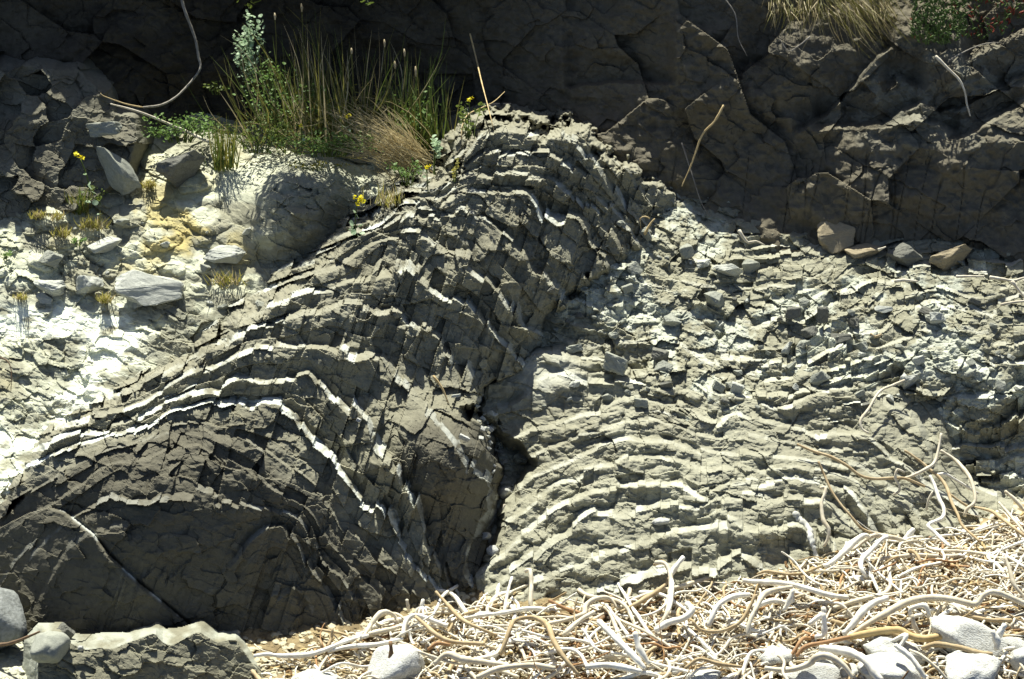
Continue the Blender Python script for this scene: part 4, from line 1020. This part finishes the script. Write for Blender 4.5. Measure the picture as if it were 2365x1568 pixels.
# ------------------------------------------------------------------ plants
def leafm(name, col, col2, tr=0.35): return plain_mat(name, col, col2, 30, 0.6, 0.0, (1, 1, 1), tr)
M_G = leafm('green blade', (0.15, 0.19, 0.035), (0.07, 0.105, 0.02))
M_G2 = leafm('fresh leaf', (0.16, 0.26, 0.06), (0.09, 0.16, 0.035))
M_PL = leafm('pale leaf', (0.42, 0.52, 0.34), (0.28, 0.40, 0.22))
M_DRY = leafm('dry blade', (0.52, 0.44, 0.25), (0.33, 0.26, 0.13), 0.25)
M_OLV = leafm('olive blade', (0.24, 0.22, 0.055), (0.13, 0.12, 0.03))
M_YEL = leafm('yellow petal', (0.88, 0.80, 0.03), (0.80, 0.66, 0.02), 0.3)
M_YG = leafm('yellow green blade', (0.34, 0.31, 0.07), (0.22, 0.20, 0.04))
M_RED = leafm('red succulent leaf', (0.30, 0.055, 0.03), (0.16, 0.03, 0.02), 0.15)
M_GS = leafm('green succulent leaf', (0.10, 0.16, 0.04), (0.055, 0.09, 0.025), 0.15)
M_SEED = leafm('seed head', (0.62, 0.52, 0.34), (0.45, 0.36, 0.2), 0.3)

def blade(acc, base, tip, w, bend, lean=0.0, n=6):
    """grass blade between two photo-frame points with their own distances"""
    (u0, v0, z0), (u1, v1, z1) = base, tip
    t = np.linspace(0, 1, n)
    du, dv = u1 - u0, v1 - v0
    L = math.hypot(du, dv) + 1e-6
    px, py = -dv / L, du / L
    k = bend * L * np.sin(np.pi * t) * 0.5 + bend * L * 0.4 * (t ** 3)
    u = u0 + du * t + px * k; v = v0 + dv * t + py * k + abs(bend) * L * 0.25 * t ** 3
    z = z0 + (z1 - z0) * t - 0.03 * np.sin(np.pi * t) * lean
    C = P3(u, v, z)
    yaw = random.uniform(-1.1, 1.1)
    side = np.array([math.cos(yaw) * px, math.sin(yaw), -math.cos(yaw) * py])
    hw = w * PX * 13 * (1 - t ** 1.8 * 0.93)
    V = np.vstack([C - hw[:, None] * side, C + hw[:, None] * side])
    acc.add(V, [(i, i + 1, n + i + 1, n + i) for i in range(n - 1)])

def leaf_geo(c, size, seedrot=None, round_=True, thick=0):
    """little cupped leaf with a random attitude"""
    m = Matrix.Rotation(random.uniform(0, 6.28), 3, 'Z') @ Matrix.Rotation(random.uniform(-1.1, 1.1), 3, 'X') @ Matrix.Rotation(random.uniform(-0.9, 0.9), 3, 'Y')
    k = 8 if round_ else 6
    pts = [(0, 0, -0.12)]
    for i in range(k):
        a = i * 2 * math.pi / k
        pts.append((math.cos(a) * (1.0 if round_ else 1.0), math.sin(a) * (0.85 if round_ else 0.42), 0.08 * math.cos(2 * a)))
    V = np.array([(m @ Vector(p)) for p in pts]) * size + np.asarray(c)
    return V, [(0, 1 + i, 1 + (i + 1) % k) for i in range(k)]

def tuft(name, u, v, n, hgt, spread, mats, label, cat='grass', w=1.6, up=(-0.55, 0.55), dz=-0.03, group=None):
    root = tag(empty(name, tuple(P3(u, v, float(ground(u, v)) + dz))), label, cat, group)
    z = float(ground(u, v)) + dz
    for part, mat, frac in mats:
        a = Acc()
        for i in range(max(3, int(n * frac))):
            ang = random.uniform(*up); h = hgt * random.uniform(0.5, 1.1)
            b = (u + random.gauss(0, spread), v + random.gauss(0, spread * 0.3), z + random.uniform(-0.03, 0.04))
            blade(a, b, (b[0] + math.sin(ang) * h, b[1] - math.cos(ang) * h, z + random.uniform(-0.12, 0.08)), w * random.uniform(0.6, 1.2), random.gauss(0, 0.16))
        a.obj(part, mat, root)
    return root

def herb(name, u, v, hw, hh, n, size, mat, label, cat='plant', dz=-0.06, stems=6, deep=0.12, poly=None):
    z = float(np.median(ground(np.array([u, u - hw / 2, u + hw / 2]), np.array([v + hh, v + hh, v + hh])))) + dz
    root = tag(empty(name, tuple(P3(u, v + hh, z))), label, cat)
    a = Acc(); s = Acc()
    tops = [(u + random.uniform(-hw, hw), v + random.uniform(-hh, hh * 0.4)) for _ in range(stems)]
    for (x, y) in tops:
        L = smooth_line([(u + (x - u) * 0.4, v + hh), ((x + u) / 2 + random.uniform(-4, 4), (y + v + hh) / 2), (x, y)], 6)
        V, q, caps = tube_geo(P3(L[:, 0], L[:, 1], z + np.linspace(0, random.uniform(-deep, deep) * 0.5, len(L))), 1.1 * PX * 13, 4)
        s.add(V, q.tolist() + caps)
    for i in range(n):
        x, y = random.choice(tops)
        r = abs(random.gauss(0, 1))
        cu = x + random.gauss(0, hw * 0.22); cv = y + random.gauss(0, hh * 0.25)
        c = P3(cu, cv, z + random.uniform(-deep, deep))
        V, F = leaf_geo(c, size * random.uniform(0.55, 1.2) * PX * 13, None, random.random() < 0.6)
        a.add(V, F)
    a.obj('leaves', mat, root); s.obj('stem', M_G, root)
    return root

# the big clump of reeds and grass in the recess
zc = 13.75
rt = tag(empty('grass_clump', tuple(P3(800, 360, zc))), 'tall clump of reedy green grass growing in the dark recess', 'grass')
a = Acc(); d = Acc(); o_ = Acc()
for i in range(330):
    bu = random.gauss(765, 85); bv = 335 + random.uniform(-55, 25); bz = zc + random.uniform(-0.1, 0.35)
    ang = (bu - 790) / 600 + random.gauss(0, 0.2) - 0.1; h = random.uniform(60, 200) + 150 * random.random() ** 2
    acc_ = random.choices([a, o_, d], [0.42, 0.34, 0.24])[0]
    blade(acc_, (bu, bv, bz), (bu + math.sin(ang) * h, bv - math.cos(ang) * h, bz + random.uniform(-0.25, 0.1)), random.uniform(0.7, 2.2), random.gauss(0, 0.24), 1, 7)
for i in range(150):
    bu = random.gauss(975, 32); bv = 335 + random.uniform(-30, 35); bz = zc - 0.1 + random.uniform(-0.1, 0.2)
    ang = random.gauss(-0.02, 0.16); h = random.uniform(60, 205)
    blade(random.choices([a, o_], [0.7, 0.3])[0], (bu, bv, bz), (bu + math.sin(ang) * h, bv - math.cos(ang) * h, bz + random.uniform(-0.1, 0.1)), random.uniform(1.2, 2.4), random.gauss(0, 0.08), 1, 6)
for i in range(420):
    bu = random.gauss(790, 110); bv = 335 + random.uniform(-75, 30); bz = zc + random.uniform(-0.15, 0.3)
    ang = random.uniform(-1.5, 1.5); h = random.uniform(25, 95)
    blade(random.choice([a, o_, d, d]), (bu, bv, bz), (bu + math.sin(ang) * h, bv - math.cos(ang) * h * 0.8, bz + random.uniform(-0.1, 0.1)), random.uniform(0.7, 1.8), random.gauss(0, 0.4), 1, 6)
a.obj('green_blades', M_G, rt); o_.obj('olive_blades', M_OLV, rt); d.obj('dry_blades', M_DRY, rt)
for (u, v, l) in ((697, 18, 10), (888, 100, 9), (960, 165, 12), (912, 150, 9), (812, 118, 7), (934, 122, 9), (635, 38, 8)):
    L = np.array([(u, v + l), (u, v), (u - 1, v - l)]); V, q, caps = tube_geo(P3(L[:, 0], L[:, 1], zc - 0.1), np.array([1.5, 3.2, 1.2]) * PX * 13, 6)
    mesh_obj('seed_head', V, [tuple(x) for x in q.tolist()] + caps, M_SEED, rt, True)
    S = smooth_line([(u + random.uniform(-14, 14), 330), (u + 3, v + 90), (u, v + l)], 9)
    tube_obj('stalk', P3(S[:, 0], S[:, 1], zc - 0.1), 1.2 * PX * 13, M_OLV, rt, 4)

rt = tag(empty('dry_grass', tuple(P3(1000, 385, 13.5))), 'fan of dry straw bent over to the left above the ridge', 'grass')
a = Acc()
for i in range(330):
    t = random.random() ** 0.8
    bu, bv = 1000 + random.gauss(0, 26) - abs(random.gauss(0, 40)), 378 + random.gauss(0, 16)
    tu, tv = (random.uniform(690, 900), random.uniform(190, 350))
    if tv < 300 - (tu - 690) * 0.2 - 90: continue
    k = random.uniform(0.3, 1.05)
    blade(a, (bu + (tu - bu) * (1 - k) * 0.5, bv + (tv - bv) * (1 - k) * 0.5, 13.5 + random.uniform(-0.1, 0.15)), (bu + (tu - bu) * k, bv + (tv - bv) * k, 13.45 + random.uniform(-0.2, 0.1)), random.uniform(0.6, 1.5), random.gauss(0.03, 0.13), 1, 6)
a.obj('straw_blades', M_DRY, rt)

herb('leafy_plant', 578, 135, 32, 85, 330, 6.0, M_PL, 'tall leafy plant with small pale green leaves left of the reedy grass', stems=9, dz=-0.35)
herb('leafy_plant', 415, 300, 75, 30, 520, 4.5, M_G2, 'bright green low herbs under the bleached stick', stems=26, dz=-0.2)
herb('leafy_plant', 500, 205, 26, 14, 90, 4.5, M_G, 'small dark green sprig high in the shade left of the grass clump', stems=6, dz=-0.3)
herb('leafy_plant', 760, 335, 105, 28, 620, 4.2, M_G2, 'low green ground herbs at the foot of the reedy grass', stems=40, dz=-0.25)
herb('leafy_plant', 590, 320, 70, 34, 330, 4.0, M_G, 'dark green herbs between the grass tuft and the reedy clump', stems=20, dz=-0.2)
herb('leafy_plant', 650, 240, 80, 85, 520, 4.5, M_G2, 'dull green herbs inside the shaded reed bed on its left side', stems=20, dz=-0.25)
herb('leafy_plant', 860, 270, 70, 60, 360, 4.2, M_YG, 'yellow green leafy growth between the reeds and the straw fan', stems=24, dz=-0.22)
herb('leafy_plant', 955, 290, 44, 60, 300, 4.2, M_G2, 'green leafy growth at the right end of the reedy clump', stems=18, dz=-0.2)
def shrub(u0, u1, v0, v1, z0, z1, n, label):
    # leafy shrub added to cast shade on the knoll, mostly above the frame
    root = tag(empty('shade_shrub', tuple(P3((u0 + u1) / 2, v0, z1))), label, 'shrub')
    a = Acc(); s = Acc(); tips = []
    for i in range(26):
        x = random.uniform(u0, u1); y = v0 + (v1 - v0) * random.random() ** 0.7; z = random.uniform(z0, z1)
        L = smooth_line([((u0 + u1) / 2 + random.uniform(-30, 30), v0 - 60), ((x + (u0 + u1) / 2) / 2, (v0 + y) / 2 - 25), (x, y)], 12)
        V, q, caps = tube_geo(P3(L[:, 0], L[:, 1], np.linspace(z1 + 0.35, z, len(L))), 2.0 * PX * 13, 4); s.add(V, q.tolist() + caps)
        tips += [(L[k], z) for k in range(len(L) // 3, len(L))]
    for i in range(n):
        (p, z) = random.choice(tips)
        V, F = leaf_geo(P3(p[0] + random.gauss(0, 12), p[1] + random.gauss(0, 9), z + random.gauss(0, 0.05)), random.uniform(7, 13) * PX * 13, None, False); a.add(V, F)
    a.obj('leaves', M_G, root); s.obj('stem', M_W['bark'], root)
shrub(520, 850, -330, 14, 13.25, 13.55, 2300, 'leafy shrub added above the top edge to shade the knoll, lowest fronds hanging in')
herb('leafy_plant', 1085, 285, 26, 36, 90, 5.5, M_G, 'dark green plant in the recess right of the grass, beside the arching stem', stems=7, dz=-0.3)
herb('leafy_plant', 1000, 365, 14, 38, 90, 6.0, M_PL, 'pale leafy stem at the right end of the straw fan', stems=4, dz=-0.12)
herb('leafy_plant', 940, 405, 38, 24, 150, 4.0, M_G2, 'fresh green sprigs along the crest left of the ridge top', stems=10, dz=-0.1)
herb('leafy_plant', 1048, 395, 8, 26, 60, 4.0, M_YG, 'narrow yellow green sprig against the left flank of the ridge top', stems=3, dz=-0.06)
herb('leafy_plant', 230, 455, 30, 18, 110, 4.0, M_G, 'dark green herbs at the foot of the pale leaning slab', stems=8, dz=-0.05)
herb('leafy_plant', 180, 560, 14, 9, 40, 5.0, M_G2, 'bright green sprig on the upper pale bank', stems=4, dz=-0.03)
herb('leafy_plant', 12, 590, 22, 9, 60, 4.0, M_G2, 'bright green moss like sprig at the left edge of the bank', stems=4, dz=-0.03)
herb('leafy_plant', 740, 385, 60, 10, 110, 3.6, M_YG, 'thin yellow green growth on the edge above the shaded knoll', stems=10, dz=-0.08)

tuft('grass_tuft', 515, 390, 90, 118, 14, [('green_blades', M_G, 0.6), ('olive_blades', M_YG, 0.4)], 'upright grass tuft behind the dark squat boulder', w=1.8, up=(-0.2, 0.16))
tuft('grass_tuft', 185, 490, 90, 62, 12, [('green_blades', M_G, 0.5), ('dry_blades', M_OLV, 0.5)], 'dark spiky grass tuft under the tallest yellow flower on the left', w=1.5, up=(-0.8, 0.5))
for (u, v, h, lb) in ((88, 502, 20, 'small yellowish tuft, leftmost of three along the top of the pale bank'), (132, 506, 26, 'small yellowish tuft, middle of three along the top of the pale bank'),
                      (216, 528, 38, 'larger yellow green tuft below the round leaved flower on the bank'), (145, 545, 22, 'small olive tuft below the row of three on the bank'),
                      (526, 655, 40, 'lone yellow tuft on the bank, right of the largest flat boulder'), (243, 698, 22, 'small green tuft at the lower left end of the largest flat boulder'),
                      (50, 690, 18, 'small faded tuft near the left edge of the pale bank'), (345, 432, 20, 'yellow green tuft at the bank top under the dark squat boulder')):
    tuft('grass_tuft', u, v, random.randint(35, 110), h * random.uniform(0.8, 1.25), h * random.uniform(0.25, 0.6), [('green_blades', M_YG, 0.65), ('dry_blades', M_DRY, 0.35)], lb, w=1.3, up=(-0.9, 0.9), group='small grass tufts on the pale bank')
tuft('grass_tuft', 895, 470, 60, 46, 18, [('green_blades', M_YG, 0.6), ('dry_blades', M_DRY, 0.4)], 'sparse pale grass on the crest right of the front yellow flower', w=1.2, up=(-0.45, 0.5))

def flower_plant(stem, blooms, leaves, label, dz=-0.08, bs=6.5):
    u, v = stem[0]
    z = float(ground(u, v)) + dz
    root = tag(empty('yellow_flower', tuple(P3(u, v, z))), label, 'flower')
    L = smooth_line(stem, 6)
    tube_obj('stem', P3(L[:, 0], L[:, 1], z), 1.4 * PX * 13, M_G, root, 5)
    for (x, y, s) in leaves:
        V, F = leaf_geo(P3(x, y, z - random.uniform(0, 0.05)), s * PX * 13)
        mesh_obj('leaf', V, F, M_PL, root)
    for (x, y) in blooms:
        a = Acc(); c = P3(x, y, z - 0.03)
        for k in range(5):
            th = k * 1.2566 + random.random() * 0.4
            off = np.array([math.cos(th), -0.35, math.sin(th)]) * bs * 0.55 * PX * 13
            V, F = leaf_geo(c + off, bs * 0.55 * PX * 13)
            a.add(V, F)
        a.obj('bloom', M_YEL, root)
    return root
flower_plant([(200, 478), (206, 440), (200, 405), (186, 368)], [(182, 360), (190, 364), (176, 355)], [(208, 432, 8), (216, 444, 7), (203, 466, 9), (220, 468, 8), (206, 424, 6), (196, 402, 5), (228, 494, 8)], 'tall yellow flower with round leaves in front of the dark blocky outcrop')
flower_plant([(822, 545), (820, 510), (822, 485), (826, 462)], [(820, 455), (830, 460), (838, 464), (826, 470), (834, 455)], [(812, 516, 9), (833, 520, 9), (816, 536, 8), (826, 500, 7), (836, 538, 7), (810, 528, 7), (818, 488, 5), (828, 546, 7)], 'yellow flower cluster with round leaves on the crest in front of the shaded knoll')
for (u, v, lb) in ((684, 216, 'yellow bloom high on the left side of the reedy grass'), (788, 248, 'yellow blooms in the middle of the reedy grass'), (800, 270, 'yellow blooms above the fan of dry straw'),
                   (695, 290, 'single yellow bloom low on the left side of the reedy grass'), (985, 386, 'yellow bloom at the root of the straw fan'), (1083, 230, 'yellow bloom on the plant in the dark recess'), (757, 235, 'small yellow bloom above the middle of the reedy grass')):
    flower_plant([(u + 3, v + 60), (u + 1, v + 25), (u, v)], [(u, v), (u + 6, v - 4)] if u != 695 else [(u, v)], [(u - 6, v + 22, 5), (u + 6, v + 32, 5)], lb, dz=-0.42 if u < 900 else -0.1, bs=5.5)
for (u, v) in ((686, 172), (690, 190)): pass

# hanging dry grass and succulents on the upper right cliff
rt = tag(empty('hanging_grass', tuple(P3(1950, -20, 13.5))), 'mat of dry olive grass hanging over the cliff edge at the upper right', 'grass')
a = Acc(); b = Acc()
for i in range(520):
    bu = random.uniform(1775, 2050); bv = random.uniform(-60, 30)
    l = random.uniform(40, 120) * (1 - abs(bu - 1950) / 330)
    k = random.uniform(0.1, 0.75) if bu > 1900 else random.uniform(-0.35, 0.3)
    z0 = float(ground(bu, max(bv, -40))) - random.uniform(0.04, 0.2)
    blade(a if random.random() < 0.55 else b, (bu, bv, z0), (bu + l * k * 1.5, bv + l, z0 - random.uniform(-0.05, 0.06)), random.uniform(0.5, 1.0), random.gauss(0, 0.2), 1, 5)
a.obj('olive_blades', M_OLV, rt); b.obj('dry_blades', M_DRY, rt)
rt = tag(empty('succulent', tuple(P3(2180, 60, 13.6))), 'dark green succulent mat hanging at the upper right next to the dry grass', 'plant')
rt2 = tag(empty('succulent', tuple(P3(2300, 40, 13.6))), 'red and green succulent growing on the ledges in the upper right corner', 'plant')
for root, reg, mats in ((rt, (2105, 2230, -30, 105, 750), ((M_GS, 0.97, 'green_leaves'), (M_RED, 0.03, 'red_leaves'))), (rt2, (2215, 2400, -30, 92, 520), ((M_GS, 0.68, 'green_leaves'), (M_RED, 0.32, 'red_leaves')))):
    for m_, fr_, nm in mats:
        a = Acc()
        for i in range(int(reg[4] * fr_)):
            u = random.uniform(reg[0], reg[1]); v = random.uniform(reg[2], reg[3])
            if root is rt and v > 118 - abs(u - 2160) * 0.5: v -= 50
            if root is rt2 and (v > 105 - (u - 2215) * 0.25 or vnoise(np.array([u / 30.0]), np.array([v / 30.0]), 4)[0] < -0.1): continue
            z = float(ground(u, v)) - random.uniform(0.02, 0.16)
            ang = random.uniform(-1.2, 1.2); l = random.uniform(6, 12)
            P = P3(np.array([u, u + math.sin(ang) * l * 0.6, u + math.sin(ang) * l]), np.array([v, v - math.cos(ang) * l * 0.6, v - math.cos(ang) * l]), z + np.array([0, -0.01, -0.015]))
            V, q, caps = tube_geo(P, np.array([1.6, 2.0, 0.7]) * PX * 13, 4)
            a.add(V, q.tolist() + caps)
        a.obj(nm, m_, root)
